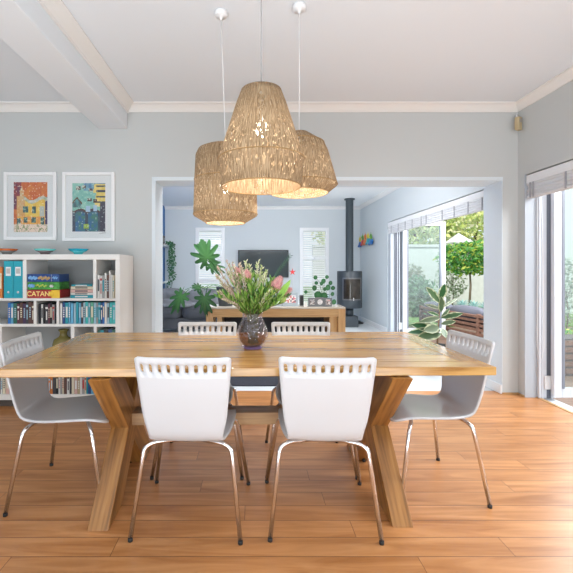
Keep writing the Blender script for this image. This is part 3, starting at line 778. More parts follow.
text_mesh('CATAN', h*.82, 'lettering', mat('catan_yellow', (.9, .72, .25), .4), t, (-w*.16, -.0015, h*.5), (PI/2, 0, 0), .0005, .001)
# lying stack
def lying(pa, pb, y0, y1, c, label):
    x0, x1 = bx(pa), bx(pb); z0, z1 = bz(y1), bz(y0); w = x1-x0; h = z1-z0-.0006
    t = thing('book', label, 'book', ((x0+x1)/2, BD+.015, z0), 0, 'books lying flat beside the games')
    b = MB(); b.box((-w/2, 0, 0), (w/2, .004, h)); b.box((-w/2, 0, 0), (w/2, .2, .002)); b.box((-w/2, 0, h-.002), (w/2, .2, h)); b.build('cover', bmat(c), t)
    b = MB(); b.box((-w/2+.003, .004, .002), (w/2-.003, .196, h-.002)); b.build('page_block', PAGES, t)
    b = MB(); b.box((-w*.3, -.0006, h*.3), (w*.25, 0, h*.7)); b.build('spine_print', bmat('charcoal' if c in ('white', 'cream', 'pink') else 'white'), t)
lying(69.6, 92.6, 295.2, 298.2, 'teal', 'teal hardback lying at the bottom of the flat pile beside the games')
lying(69.8, 92.2, 292.8, 295.1, 'white', 'white book lying just above the bottom teal book of the flat pile')
lying(69.6, 92.6, 289.5, 292.7, 'pink', 'pinkish book lying in the middle of the flat pile beside the games')
lying(70, 92.4, 286.4, 289.4, 'cream', 'cream book lying below the topmost teal one of the flat pile')
lying(70.5, 91.6, 284.4, 286.3, 'teal', 'thin teal book lying on top of the flat pile beside the games')
# olive vase
t = tag(MB().lathe([(.001, .002), (.05, .002), (.072, .02), (.078, .06), (.078, .12), (.068, .145), (.035, .16), (.026, .17), (.026, .188), (.036, .197), (.037, .205), (.03, .205), (.02, .185), (.001, .18)], 32).build('vase', mat('olive_glaze', (.20, .17, .05), .15), None, (bx(57), BD+.12, SH3+.001)), 'olive green glazed vase with a short neck on the third shelf', 'vase')
t.scale = (1.2, 1.2, 1.55)
# bowls on the bookcase
for i, (pc, w, c1, c2, lb) in enumerate(((7, 10, (.62, .14, .03), (.25, .25, .24), 'orange rimmed bowl with grey bands on the bookcase, far left'), (45, 10.2, (.16, .60, .56), (.25, .2, .2), 'mint green bowl with a dark base between the other two bowls'), (78.3, 9.8, (.0, .36, .50), (.1, .60, .66), 'bright turquoise bowl on the bookcase nearest the wide opening'))):
    t = thing('bowl', lb, 'bowl', (X(pc, 3.62), 3.62, bz(254.3)))
    r = w*3.62/F
    m1 = mat('bowl_glaze_%s' % 'abc'[i], c1, .2); m2 = mat('bowl_band_%s' % 'abc'[i], c2, .25)
    b = MB(); b.lathe([(r*.45, .020), (r*.80, .037), (r, .054), (r*.97, .056), (r*.76, .041), (r*.4, .026), (.001, .023)], 36); b.build('upper_body', m1, t)
    b = MB(); b.lathe([(.001, 0), (r*.34, 0), (r*.36, .004), (r*.45, .020), (r*.803, .037), (r*.74, .0345), (r*.42, .021), (.001, .019)], 36); b.build('banded_base', m2, t)

# ------------------------------------------------------------------ flower vase and bouquet
VX, VY, VZ = X(252.6, 2.37), 2.37, TZ
VG = glass_mat('vase_glass', (.97, .94, .97), refl=.07, rough=.03, haze=.015)
for n_ in list(VG.node_tree.nodes):
    if n_.type == 'BSDF_GLOSSY':
        _nn = VG.node_tree.nodes.new('ShaderNodeTexVoronoi'); _nn.inputs['Scale'].default_value = 42
        _tc = VG.node_tree.nodes.new('ShaderNodeTexCoord'); VG.node_tree.links.new(_tc.outputs['Object'], _nn.inputs['Vector'])
        _bb = VG.node_tree.nodes.new('ShaderNodeBump'); _bb.inputs['Strength'].default_value = .9; _bb.inputs['Distance'].default_value = .01
        VG.node_tree.links.new(_nn.outputs[0], _bb.inputs['Height']); VG.node_tree.links.new(_bb.outputs[0], n_.inputs['Normal'])
t = thing('flower_vase', 'faceted clear glass vase holding the bouquet on the dining table', 'vase', (VX, VY, VZ))
b = MB(); b.lathe([(.001, .001), (.058, .001), (.064, .006), (.066, .012), (.082, .045), (.094, .085), (.090, .115), (.074, .15), (.060, .18), (.057, .20), (.060, .215), (.054, .215), (.051, .20), (.054, .18), (.068, .15), (.084, .115), (.087, .085), (.076, .045), (.055, .018), (.001, .014)], 26, fl=.035)
gv = b.build('glass_body', VG, t, recalc=True)
b = MB(); b.lathe([(.001, .0), (.055, .0), (.057, .006), (.050, .012), (.001, .012)], 26); b.build('glass_foot', mat('violet_glass_foot', (.20, .12, .30), .1), t)
b = MB(); b.lathe([(.001, .016), (.052, .018), (.074, .045), (.084, .085), (.081, .112), (.066, .148), (.055, .172), (.001, .172)], 26); b.build('water', glass_mat('vase_water', (.55, .40, .26), refl=.0, rough=.1), t)
random.seed(21)
def stem_path(tip, spread=.03):
    base = Vector((VX+random.uniform(-.03, .03), VY+random.uniform(-.03, .03), VZ+.03)); neck = Vector((VX+(tip.x-VX)*.16, VY+(tip.y-VY)*.16, VZ+.20))
    tip = Vector(tip); mid = neck*.5+tip*.5+Vector((0, 0, .015))
    return [base, base*.4+neck*.6, neck, mid, tip]
def cr_(c, v=.25): 
    k = random.uniform(1-v, 1+v); return tuple(min(1, x*k) for x in c)
STEMC = (.16, .28, .06)
# proteas
for i, (px, py, dd, sz, lean, lb) in enumerate((
    (247.5, 274.5, -.10, .036, -.2, 'deep pink protea bloom at the upper left of the bouquet'),
    (277.5, 283, -.10, .052, .5, 'large pink protea bloom leaning right in the bouquet'),
    (287, 291, -.02, .040, 1.1, 'pale pink protea bloom drooping at the far right of the bouquet'),
    (237.5, 271, .0, .034, -.5, 'dusty pink bloom with spiky tips at the top left of the bouquet'))):
    tip = P(px, py, 2.37+dd); ax = Vector((math.sin(lean), -.25, math.cos(lean))).normalized()
    t = thing('protea_flower', lb, 'flower', (0, 0, 0), 0, 'flowers in the glass vase')
    b = MB(); bs = tip-ax*sz*1.1
    sp = stem_path(bs); b.tube(sp, .0032, 6); b.build('stem', mat('green_stem', (.12, .13, .03), .6, var=.5, vscale=30), t)
    b = MB(); b.cl = b.bm.loops.layers.float_color.new('Col')
    o1 = ax.orthogonal().normalized(); o2 = ax.cross(o1)
    for rg in range(8):
        n = 18
        for k in range(n):
            a = 2*PI*(k+.5*(rg % 2))/n; out = o1*math.cos(a)+o2*math.sin(a)
            r = sz*(.60*math.sin(PI*(.25+.095*rg))); base = bs+ax*sz*(.0+.22*rg)+out*r*.8
            dr = ax*1.0+out*random.uniform(.1, .75)*(1-.08*rg)
            c = lerp((.50, .12, .17), (.75, .42, .42), random.random()*.8+(.2 if rg > 3 else 0))
            b.leaf(base, dr, out, sz*.48, sz*.17, cr_(c, .2), (.80, .60, .55), .2, -.1, 2)
    b.build('flower_head', LEAFM, t)
    b = MB(); b.cl = b.bm.loops.layers.float_color.new('Col')
    for k in range(14):
        a = 2*PI*k/14; out = o1*math.cos(a)+o2*math.sin(a); u = random.uniform(.0, .25)
        b.leaf(bs.lerp(sp[3], u)+out*.004, ax*.8+out*.9, out, random.uniform(.05, .08), .016, cr_((.18, .34, .06)), cr_((.35, .48, .12)), .1, .2, 4)
    b.build('leaves', LEAFM, t)
# green leafy stems
LB = {0: 'green leafy stem in the glass vase', 1: 'feathery cream flowering stem in the glass vase'}
for i in range(40):
    a = 2*PI*(i*.382); rr = .03+.175*math.sqrt((i+.5)/40)
    tip = Vector((VX+math.cos(a)*rr*1.05+.01, VY+math.sin(a)*rr*.8-.02, VZ+.49-.95*rr+random.uniform(-.05, .025)))
    t = thing('leafy_stem', 'thin green leafy stem standing in the glass vase on the table', 'foliage', (0, 0, 0), 0, 'leafy stems in the glass vase')
    p = stem_path(tip); b = MB(); b.tube(p, [.006, .0055, .0035, .0022, .0015], 6); b.build('stem', MATS['green_stem'], t)
    b = MB(); b.cl = b.bm.loops.layers.float_color.new('Col')
    for k in range(30):
        u = .05+.95*k/29; q = p[2].lerp(p[3], u*2) if u < .5 else p[3].lerp(p[4], u*2-1)
        dr = Vector((random.uniform(-1, 1), random.uniform(-1, 1), random.uniform(.4, 1.3)))+(p[4]-p[2]).normalized()*1.1
        c = cr_(random.choice([(.06, .19, .02), (.12, .28, .03), (.22, .40, .06), (.04, .13, .02), (.30, .42, .12)]))
        b.leaf(q, dr, Vector((random.uniform(-1, 1), -1, random.uniform(-.5, 1))), random.uniform(.035, .062), random.uniform(.008, .015), c, cr_(c, .1), .1, .1, 3)
    b.build('leaves', LEAFM, t)
for i in range(24):
    spots_ = [(217, 268), (229, 276), (235, 283), (223, 300), (240, 265), (227, 262), (243, 272), (264, 275), (260, 286), (216, 276), (221, 284), (226, 270), (232, 264), (219, 292), (224, 297), (258, 262), (262, 268), (267, 272), (262, 280), (250, 266), (271, 290), (255, 292), (230, 290), (246, 262)]
    px, py = spots_[i]; tip = P(px, py, 2.37+random.uniform(-.16, .02))
    right = px > 245
    t = thing('flowering_stem', ('cream feathery flowering stem at the centre of the bouquet' if right else 'brownish wispy flowering stem on the left side of the bouquet'), 'flower', (0, 0, 0), 0, 'cream feathery stems' if right else 'wispy brownish stems')
    p = stem_path(tip); b = MB(); b.tube(p, .0018, 5); b.build('stem', MATS['green_stem'], t)
    b = MB(); b.cl = b.bm.loops.layers.float_color.new('Col')
    for k in range(80):
        u = .30+.70*k/79; q = p[2].lerp(p[3], u*2) if u < .5 else p[3].lerp(p[4], u*2-1)
        dr = Vector((random.uniform(-1, 1), random.uniform(-1, 1), random.uniform(-.2, 1)))+(p[4]-p[2]).normalized()*.7
        c = cr_(random.choice([(.62, .62, .45), (.55, .56, .36), (.35, .45, .16)]) if right else random.choice([(.45, .35, .26), (.55, .38, .34), (.40, .42, .22), (.60, .50, .40)]))
        b.leaf(q, dr, (0, -1, .3), random.uniform(.014, .028), .0065, c, c, .1, 0, 2)
    b.build('florets', LEAFM, t)
# broad lime leaves on the right, fern frond
t = thing('broad_leaf', 'broad lime green leaf beside the large pink protea', 'foliage')
b = MB(); q0 = P(277, 300, 2.30); b.tube([Vector((VX, VY, VZ+.03)), Vector((VX+.01, VY-.01, VZ+.2)), q0], .002, 5); b.build('stem', MATS['green_stem'], t)
b = MB(); b.leaf(q0, P(290, 281, 2.26)-q0, (.2, -1, .3), .145, .036, (.22, .45, .05), (.34, .55, .12), .3, .1, 6); b.build('leaf', LEAFM, t)
t = thing('fern_frond', 'dark green ferny frond rising in front of the television', 'foliage')
p = [Vector((VX+.01, VY+.02, VZ+.04)), Vector((VX+.02, VY+.02, VZ+.2)), P(268, 290, 2.42), P(279, 270, 2.46), P(290, 256, 2.48)]
b = MB(); b.tube(p, .0016, 5); b.build('stem', mat('dark_stem', (.03, .10, .05), .6), t)
b = MB(); b.cl = b.bm.loops.layers.float_color.new('Col')
for k in range(18):
    u = k/17; q = p[3].lerp(p[4], u) if k % 2 else p[2].lerp(p[3], .45+.55*u)
    for sd in (-1, 1):
        ax = (p[4]-p[3]).normalized(); dr = ax+Vector((ax.z, 0, -ax.x))*sd*.9
        b.leaf(q, dr, (0, -1, 0), .022, .004, cr_((.02, .09, .05)), None, .1, .1, 3)
b.build('leaflets', LEAFM, t)

# ------------------------------------------------------------------ living room: console and things on it
CW = wood('console_oak', (.36, .19, .07), (.46, .27, .11), (.56, .35, .16), 'X', .9, .35)
CD = 4.9; cx0 = X(206, CD); cx1 = X(345.5, CD); cz1 = Z(308.5, CD); lw = .15
con = thing('console_table', 'long chunky oak console table behind the dining table', 'console table', ((cx0+cx1)/2, CD+.2, .0))
hw_ = (cx1-cx0)/2
b = MB(); b.box((-hw_, -.2, cz1-.005), (hw_, .2, cz1+.018)); b.build('tabletop', mat('glossy_pale_top', (.50, .44, .36), .12), con, bevel=.003)
b = MB(); b.box((-hw_+.09, -.195, cz1-.11), (hw_-.09, -.15, cz1-.005)); b.box((-hw_+.09, .15, cz1-.11), (hw_-.09, .195, cz1-.005)); b.build('apron', CW, con, bevel=.002)
CWZ = wood('console_leg_oak', (.34, .17, .06), (.44, .25, .10), (.54, .33, .15), 'Z', .9, .35)
for sx in (-1, 1):
    for sy in (-1, 1):
        b = MB(); b.box((sx*(hw_-.045)-.045, sy*.155-.045, .0125), (sx*(hw_-.045)+.045, sy*.155+.045, cz1-.005)); b.build('leg', CWZ, con, bevel=.003)
for q in (hw_-.20, -hw_+.14): b = MB(); b.box((q, -.19, .0125), (q+.06, .19, cz1-.11)); b.build('inner_upright', CWZ, con, bevel=.003)
b = MB(); b.box((-hw_+.2, -.15, .18), (hw_-.2, .15, .21)); b.build('lower_shelf', CW, con, bevel=.002)
CT = cz1+.018
def cpos(px, dd=CD+.12): return X(px, dd)
# philodendron
d = CD+.22; pz = CT
pt = thing('potted_philodendron', 'split-leaf plant in a dark tapered pot on the left of the oak console', 'plant', (X(225.5, d), d, CT))
b = MB(); b.lathe([(.001, 0), (.085, 0), (.09, .006), (.122, .235), (.126, .245), (.118, .245), (.112, .22), (.001, .215)], 32); b.build('pot', mat('dark_grey_pot', (.05, .06, .07), .5), pt)
b = MB(); b.lathe([(.001, .216), (.111, .22)], 20); b.build('soil', mat('soil', (.05, .035, .025), .9, bump=.6), pt)
def lobed(parent, c, ax, nrm, L, W, col, base):
    c = Vector(c); ax = Vector(ax).normalized(); nrm = Vector(nrm); nrm = (nrm-ax*nrm.dot(ax)).normalized(); w = ax.cross(nrm)
    b = MB(); b.cl = b.bm.loops.layers.float_color.new('Col'); n = 120; 
    ctr = b.bm.verts.new(c); ring = []; mid = []
    for k in range(n):
        a = 2*PI*k/n; aa = abs(((a+PI) % (2*PI))-PI)     # 0 = tip
        r = .60+.40*math.cos(aa*.5)**2
        lob = .5+.5*math.cos(aa*11.3+(.5 if a > PI else 0))
        cut = .50 if aa > .35 else .25
        r *= (1-cut*(1-lob)**1.3)*(.9+.2*hsh(int(aa*3.6+.5), L, 3))
        if aa > 2.75: r *= .25
        x = math.sin(a)*r*W*.60; y = math.cos(a)*r*L*.66
        ring.append(b.bm.verts.new(c+w*x+ax*y-nrm*(.35*(x*x+y*y)/L)))
    for k in range(n):
        f = b.bm.faces.new([ctr, ring[k], ring[(k+1) % n]]); f.smooth = True
        cc = cr_(col, .12)
        for lp in f.loops: lp[b.cl] = (*(lerp(cc, (.12, .32, .08), .35) if lp.vert == ctr else cc), 1)
    lf = b.build('leaf', LEAFM, parent)
    return lf
base = Vector((0, 0, .22))
org = Vector(pt.location)
for (px, py, dd, ax, L, W, col) in (
    (207, 258, -.15, (-.35, -.1, 1), .42, .38, (.012, .085, .014)),
    (181, 296, -.20, (-.45, -.2, -.75), .36, .24, (.016, .10, .02)),
    (204.5, 298, -.25, (.1, -.1, -1), .38, .28, (.010, .075, .018)),
    (199, 288, .0, (-.8, 0, .3), .17, .13, (.010, .07, .015)),
    (211, 264.5, -.02, (.9, -.1, -.5), .30, .2, (.014, .09, .02))):
    c = P(px, py, d+dd)-org
    lobed(pt, c, ax, (-.05, -1, .25), L, W, col, base)
    b = MB(); back = c-Vector(ax).normalized()*L*.25
    m1 = base.lerp(back, .5)+Vector((0, 0, .12 if py > 280 else .03)); pts = [base*(1-k/10)**2+m1*2*(k/10)*(1-k/10)+back*(k/10)**2 for k in range(11)]
    b.tube(pts, .004, 6); b.build('stalk', mat('leaf_stalk', (.08, .20, .07), .5), pt)
# framed photos etc.
PH = attr_mat('photo_print', .4)
def photo_patch(b, x0, x1, z0, z1, y, pal, seed):
    if b.cl is None: b.cl = b.bm.loops.layers.float_color.new('Col')
    n = 8
    for i in range(n):
        for j in range(n):
            xa, xb = x0+(x1-x0)*i/n, x0+(x1-x0)*(i+1)/n; za, zb = z0+(z1-z0)*j/n, z0+(z1-z0)*(j+1)/n
            f = b.bm.faces.new([b.bm.verts.new(v) for v in ((xa, y, za), (xb, y, za), (xb, y, zb), (xa, y, zb))])
            v = vn(i*.7, j*.7, seed); b.setcol(f, pal[min(len(pal)-1, int(v*len(pal)))])
d = CD+.10
t = thing('photo_frame', 'glass photo frame with a red and white picture on the console', 'photo frame', (X(290.3, d), d, CT))
b = MB(); b.box((-.10, 0, 0), (.10, .012, .18)); b.build('glass_block', mat('clear_acrylic', (.33, .38, .41), .08), t, bevel=.002, rot=(-.12, 0, 0))
b = MB(); photo_patch(b, -.072, .072, .045, .14, -.0015, [(.6, .6, .62), (.55, .1, .1), (.7, .65, .62), (.12, .12, .14), (.6, .15, .2)], 3); b.build('photo', PH, t, rot=(-.12, 0, 0), recalc=False)
t = thing('photo_frame', 'glass photo frame with a pale blue picture behind the vase', 'photo frame', (X(275.8, d), d, CT))
b = MB(); b.box((-.075, 0, 0), (.075, .012, .13)); b.build('glass_block', MATS['clear_acrylic'], t, bevel=.002, rot=(-.12, 0, 0))
b = MB(); photo_patch(b, -.055, .055, .025, .105, -.0015, [(.55, .6, .62), (.7, .72, .74), (.3, .35, .4)], 4); b.build('photo', PH, t, rot=(-.12, 0, 0), recalc=False)
t = thing('photo_frame', 'grey triple photo frame at the right end of the console', 'photo frame', (X(320, d-.03), d-.03, CT))
FG = mat('grey_frame', (.14, .15, .16), .5)
b = MB(); 
for k in (-1, 0, 1): b.box((k*.102-.05, abs(k)*-.012, 0), (k*.102+.05, abs(k)*-.012+.015, .112 + (.004 if k == 0 else 0)))
b.build('frame_panel', FG, t, bevel=.003)
for k in (-1, 1):
  b = MB(); photo_patch(b, k*.102-.03, k*.102+.03, .026, .09, -.0135, [(.6, .6, .6), (.15, .12, .12), (.65, .6, .58), (.55, .12, .12) if k == 1 else (.3, .3, .3)], 5+k)
  b.build('photo', PH, t, recalc=False)
b = MB(); b.tube([(0, -.0015, .058), (0, .004, .058)], .034, 24); b.build('oval_photo', mat('pale_photo', (.62, .62, .62), .5, var=.3, vscale=40), t)
t = thing('candle', 'small white candle beside the grey triple frame', 'candle', (X(305.6, d-.03), d-.03, CT))
b = MB(); b.lathe([(.001, 0), (.017, 0), (.018, .002), (.018, .055), (.015, .058), (.001, .055)], 20); b.build('wax', mat('wax', (.82, .80, .76), .5), t)
b = MB(); b.tube([(0, 0, .054), (.001, 0, .070)], .0012, 5); b.build('wick', BLACK, t)
t = thing('small_speaker', 'small dark grey box speaker between the candle and glass frame', 'speaker', (X(301.8, d+.06), d+.06, CT))
b = MB(); b.box((-.025, 0, 0), (.025, .06, .14)); b.build('body', FG, t, bevel=.004)
b = MB(); b.box((-.02, -.002, .01), (.02, 0, .13)); b.build('grille', BLACK, t)
# red star ornament on a thin stem
d2 = CD+.30
t = thing('star_ornament', 'small red star ornament on a thin wire stem behind the console frames', 'ornament', (X(292.5, d2), d2, CT))
b = MB(); b.lathe([(.001, 0), (.03, 0), (.03, .01), (.001, .012)], 16); b.tube([(0, 0, .01), (.004, 0, Z(276, d2)-CT)], .002, 6); b.build('wire_stem', STEEL, t)
b = MB(); cz = Z(272, d2)-CT
pts = [(math.sin(2*PI*k/10)*(.05 if k % 2 == 0 else .016), cz+math.cos(2*PI*k/10)*(.05 if k % 2 == 0 else .016)) for k in range(10)]
b.prism(pts, -.004, .004, 'Y'); b.build('star', mat('red_paint', (.55, .03, .03), .5), t)
# pilea
d = CD+.25
pt = thing('potted_money_plant', 'round-leaved plant in a glass bowl at the right end of the console', 'plant', (X(323, d), d, CT))
b = MB(); b.lathe([(.001, 0), (.06, 0), (.085, .03), (.095, .08), (.085, .13), (.07, .15), (.066, .148), (.08, .128), (.09, .08), (.08, .033), (.001, .006)], 28); b.build('glass_bowl', glass_mat('bowl_glass', (.85, .93, .95), refl=.1), pt)
b = MB(); b.lathe([(.001, .008), (.06, .01), (.078, .033), (.086, .07), (.001, .075)], 20); b.build('soil', MATS['soil'], pt)
org = Vector(pt.location)
random.seed(5)
for (px, py, r) in ((315.5, 277.5, .035), (323.5, 281, .040), (327, 277, .03), (314.5, 288, .045), (318, 295, .062), (324.2, 296, .060), (328, 287.5, .048), (330.5, 283, .035), (333, 288, .035), (316.3, 283, .03), (334, 302, .045), (321.5, 283.5, .03), (305.8, 292, .03), (332.5, 294, .035), (325, 289, .03)):
    r *= .8
    c = P(px, py, d-.08+random.uniform(-.1, .05))-org
    b = MB(); b.tube([(0, 0, .07), (c.x*.4, c.y*.4, c.z*.75+.02), (c.x, c.y+.004, c.z)], .0022, 5); b.build('stalk', MATS['leaf_stalk'], pt)
    b = MB(); b.cl = b.bm.loops.layers.float_color.new('Col')
    n = 18; ct = b.bm.verts.new(c+Vector((0, -.004, 0))); tl = random.uniform(-.5, .5)
    rg = [b.bm.verts.new(c+Vector((math.cos(a)*r*math.cos(tl), math.cos(a)*math.sin(tl)*r+.01*0-.2*r*math.sin(a), math.sin(a)*r))) for a in [2*PI*k/n for k in range(n)]]
    cc = cr_((.02, .13, .04))
    for k in range(n):
        f = b.bm.faces.new([ct, rg[k], rg[(k+1) % n]]); f.smooth = True
        for lp in f.loops: lp[b.cl] = (*(cc if lp.vert != ct else lerp(cc, (.12, .32, .14), .5)), 1)
    b.build('leaf', LEAFM, pt)

# television
t = thing('television', 'black flat television hanging on the pale blue far wall', 'television', (X(263.3, 9.4), YL-.05, Z(277.5, 9.4)))
w = 25.3*9.4/F; h = 27.5*9.4/F
b = MB(); b.box((-w, -.03, 0), (w, .02, h)); b.build('bezel', BLACK, t, bevel=.006)
b = MB(); b.box((-w+.02, -.032, .025), (w-.02, -.0295, h-.02)); b.build('screen', mat('dark_screen', (.03, .045, .05), .12), t)
b = MB(); b.box((-.25, .02, .2), (.25, .048, .5)); b.build('wall_bracket', BLACK, t)
t = thing('media_cabinet', 'low pale cabinet standing beneath the television', 'cabinet', (X(263, 9.2), 9.2, 0))
b = MB(); b.box((-.9, -.2, .06), (.9, .2, .55)); b.build('carcass', mat('pale_cabinet', (.62, .66, .68), .4), t, bevel=.004)
for k in range(3): b = MB(); b.box((-.88+k*.59, -.214, .08), (-.88+k*.59+.57, -.2, .53)); b.build('door', MATS['pale_cabinet'], t, bevel=.003)
for sx in (-1, 1):
    for sy in (-1, 1): b = MB(); b.box((sx*.85-.02, sy*.16-.02, 0), (sx*.85+.02, sy*.16+.02, .06)); b.build('leg', BLACK, t)

# wood stove
sd = 8.45; scx = X(349.5, sd)
IRON = mat('stove_iron', (.035, .045, .055), .45, bump=.1, bscale=150)
t = thing('wood_stove', 'dark grey cylindrical wood stove on a pedestal in the corner', 'stove', (scx, sd, 0))
zb0, zb1 = Z(307.5, sd), Z(271, sd); r = 12.2*sd/F
b = MB(); b.lathe([(.001, zb0), (r*.96, zb0), (r, zb0+.01), (r, zb1-.012), (r*.97, zb1), (.001, zb1)], 40); b.build('body', IRON, t)
b = MB(); b.lathe([(.001, .22), (.085, .22), (.085, zb0), (.001, zb0)], 24); b.build('pedestal', IRON, t)
b = MB(); b.box((-.15, -.15, 0), (.15, .15, .23)); b.build('base_block', IRON, t, bevel=.006)
b = MB(); b.lathe([(.082, zb1-.005), (.082, 2.73), (.11, 2.735), (.115, 2.758), (.001, 2.758)], 24); b.build('flue_pipe', mat('flue_iron', (.04, .055, .065), .5), t)
b = MB()
ww = .19; z0, z1 = Z(299.5, sd), Z(277.5, sd)
def cyl_patch(b, rr, a0, a1, z0, z1, n=10):
    vs = [(b.bm.verts.new((rr*math.sin(a), -rr*math.cos(a), z0)), b.bm.verts.new((rr*math.sin(a), -rr*math.cos(a), z1))) for a in [a0+(a1-a0)*k/n for k in range(n+1)]]
    for p, q in zip(vs, vs[1:]): f = b.bm.faces.new([p[0], q[0], q[1], p[1]]); f.smooth = True
am = math.asin(ww/r)
for (a0, a1, q0, q1) in ((-am, am, z0, z0+.03), (-am, am, z1-.03, z1), (-am, -am+.10, z0, z1), (am-.10, am, z0, z1)): cyl_patch(b, r+.012, a0, a1, q0, q1)
dr = b.build('door', mat('door_steel', (.16, .16, .16), .3, .6), t, recalc=False)
b = MB(); cyl_patch(b, r+.008, -am+.05, am-.05, z0+.02, z1-.02); b.build('glass', mat('sooty_glass', (.035, .028, .022), .1, var=.5, vscale=6), dr, recalc=False)
b = MB(); b.box((.0, -r-.035, z0-.005), (.02, -r-.012, z0+.06)); b.build('handle', CHROME, dr, bevel=.003)
t = thing('door_stop', 'small black round door stop on the floor beside the stove', 'door stop', (X(358.5, 8.9), 8.9, 0))
t.name = 'door_stop'
b = MB(); b.lathe([(.001, 0), (.11, 0), (.11, .02), (.06, .04), (.03, .06), (.001, .06)], 24); b.build('disc', BLACK, t)

# crab / fish wall sculpture on the right wall
d0 = 8.9
t = thing('wall_sculpture', 'row of colourful metal sea creatures fixed to the living room wall', 'wall art', (XR, d0, Z(240, d0)))
random.seed(9)
CC = [('painted_blue', (.02, .15, .45)), ('painted_red', (.60, .06, .04)), ('painted_orange', (.75, .22, .04)), ('painted_teal', (.03, .35, .45)), ('painted_blue', (.02, .15, .45))]
for k, (nm, c) in enumerate(CC):
    yy = -(-.42+k*.21)*1.0; zz = -.07+(.03 if k in (1, 2, 3) else 0)
    b = MB(); b.ball((-.05, yy, zz), .085, 12, (.45, 1.25, .8))
    b.ball((-.06, yy-.11, zz+.02), .04, 8, (.6, 1, 1)); b.tube([(-.05, yy+.08, zz), (-.05, yy+.14, zz-.05)], [.02, .03], 8)
    b.box((-.012, yy-.01, zz-.01), (-.0, yy+.01, zz+.01))
    b.build('creature', mat(nm, c, .4), t)
    b = MB()
    for q in (-.07, .0, .07): b.tube([(-.05, yy+q*.5, zz+.05), (-.06, yy+q*.9, zz+.13), (-.06, yy+q*.6-.02, zz+.17+.04*(q == 0))], [.014, .01, .003], 6)
    b.build('fin', mat(['painted_yellow', 'painted_leaf_green', 'painted_orange'][k % 3], [(.7, .55, .05), (.15, .35, .05), (.75, .22, .04)][k % 3], .4), t)

# sofa
SOF = mat('grey_sofa_fabric', (.045, .048, .055), .9, bump=.3, bscale=80, var=.2, vscale=3)
SOF2 = mat('grey_throw_fabric', (.16, .165, .18), .95, bump=.6, bscale=14, var=.3, vscale=5)
def cushion(b, lo, hi, puff=.03, n=8):
    c = [(lo[i]+hi[i])/2 for i in range(3)]; s = [(hi[i]-lo[i])/2 for i in range(3)]
    r0 = bmesh.ops.create_cube(b.bm, size=2); es = list({e for v in r0['verts'] for e in v.link_edges})
    r1 = bmesh.ops.subdivide_edges(b.bm, edges=es, cuts=n-1, use_grid_fill=True)
    vs = list(b.bm.verts)
    n = n
    for v in vs:
        x, y, z = v.co
        k = 1/((abs(x)**6+abs(y)**6+abs(z)**6)**(1/6)) if max(abs(x), abs(y), abs(z)) > 0 else 1
        q = Vector((x, y, z))*k
        bul = Vector((puff*q.x*(1-y*y)*(1-z*z), puff*q.y*(1-x*x)*(1-z*z), puff*q.z*(1-x*x)*(1-y*y)))
        v.co = Vector((c[0]+q.x*s[0], c[1]+q.y*s[1], c[2]+q.z*s[2]))+bul
        for f in v.link_faces: f.smooth = True
sy = 7.4; sl = XLL+.03; sr = -.72
t = thing('sofa', 'dark grey fabric sofa with a rumpled throw against the left living room wall', 'sofa', ((sl+sr)/2+.05, sy, 0))
W = (sr-sl)/2
b = MB(); b.box((-W, .02, .09), (W, .92, .30)); b.build('base', SOF, t, bevel=.02)
for k in (0, 1):
    b = MB(); cushion(b, (-W+.02+k*(W-.0), -.02, .27), (-W+k*W+W-.01, .66, .53), .03); b.build('seat_cushion', SOF, t)
for k in (0, 1):
    b = MB(); cushion(b, (-W+.03+k*W, .5, .46), (-W+k*W+W-.01, .80, .80), .05); b.build('back_cushion', SOF2, t)
b = MB(); b.box((-W, .76, .28), (W, .92, .74)); b.build('backrest', SOF, t, bevel=.03)
b = MB(); cushion(b, (-W+.0, .02, .5), (-W+.9, .5, .60), .06); b.build('throw', SOF2, t)
for sx in (-1, 1):
    for q in (.06, .86): b = MB(); b.box((sx*(W-.06)-.03, q-.03, 0), (sx*(W-.06)+.03, q+.03, .09)); b.build('leg', BLACK, t)

t = thing('sofa', 'low dark sofa standing back to back with the oak console', 'sofa', (.34, 5.315, .0125))
b = MB(); b.box((-.78, .02, .06), (.78, .80, .32)); b.build('base', SOF, t, bevel=.02)
b = MB(); b.box((-.78, 0, .10), (.78, .16, .66)); b.build('backrest', SOF, t, bevel=.02)
for k in (0, 1): b = MB(); cushion(b, (-.77+k*.78, .14, .28), (.0+k*.77, .80, .44), .02); b.build('seat_cushion', SOF, t)
for sx in (-1, 1):
    for q in (.06, .74): b = MB(); b.box((sx*.72-.03, q-.03, 0), (sx*.72+.03, q+.03, .06)); b.build('leg', BLACK, t)

# rug
b = MB(); b.box((X(160, 4.2), 4.12, 0), (1.2, 7.0, .012)); tag(b.build('rug', mat('dark_rug', (.03, .033, .045), .95, bump=.6, bscale=200)), 'dark grey rug on the pale living room floor beneath the console', 'rug')

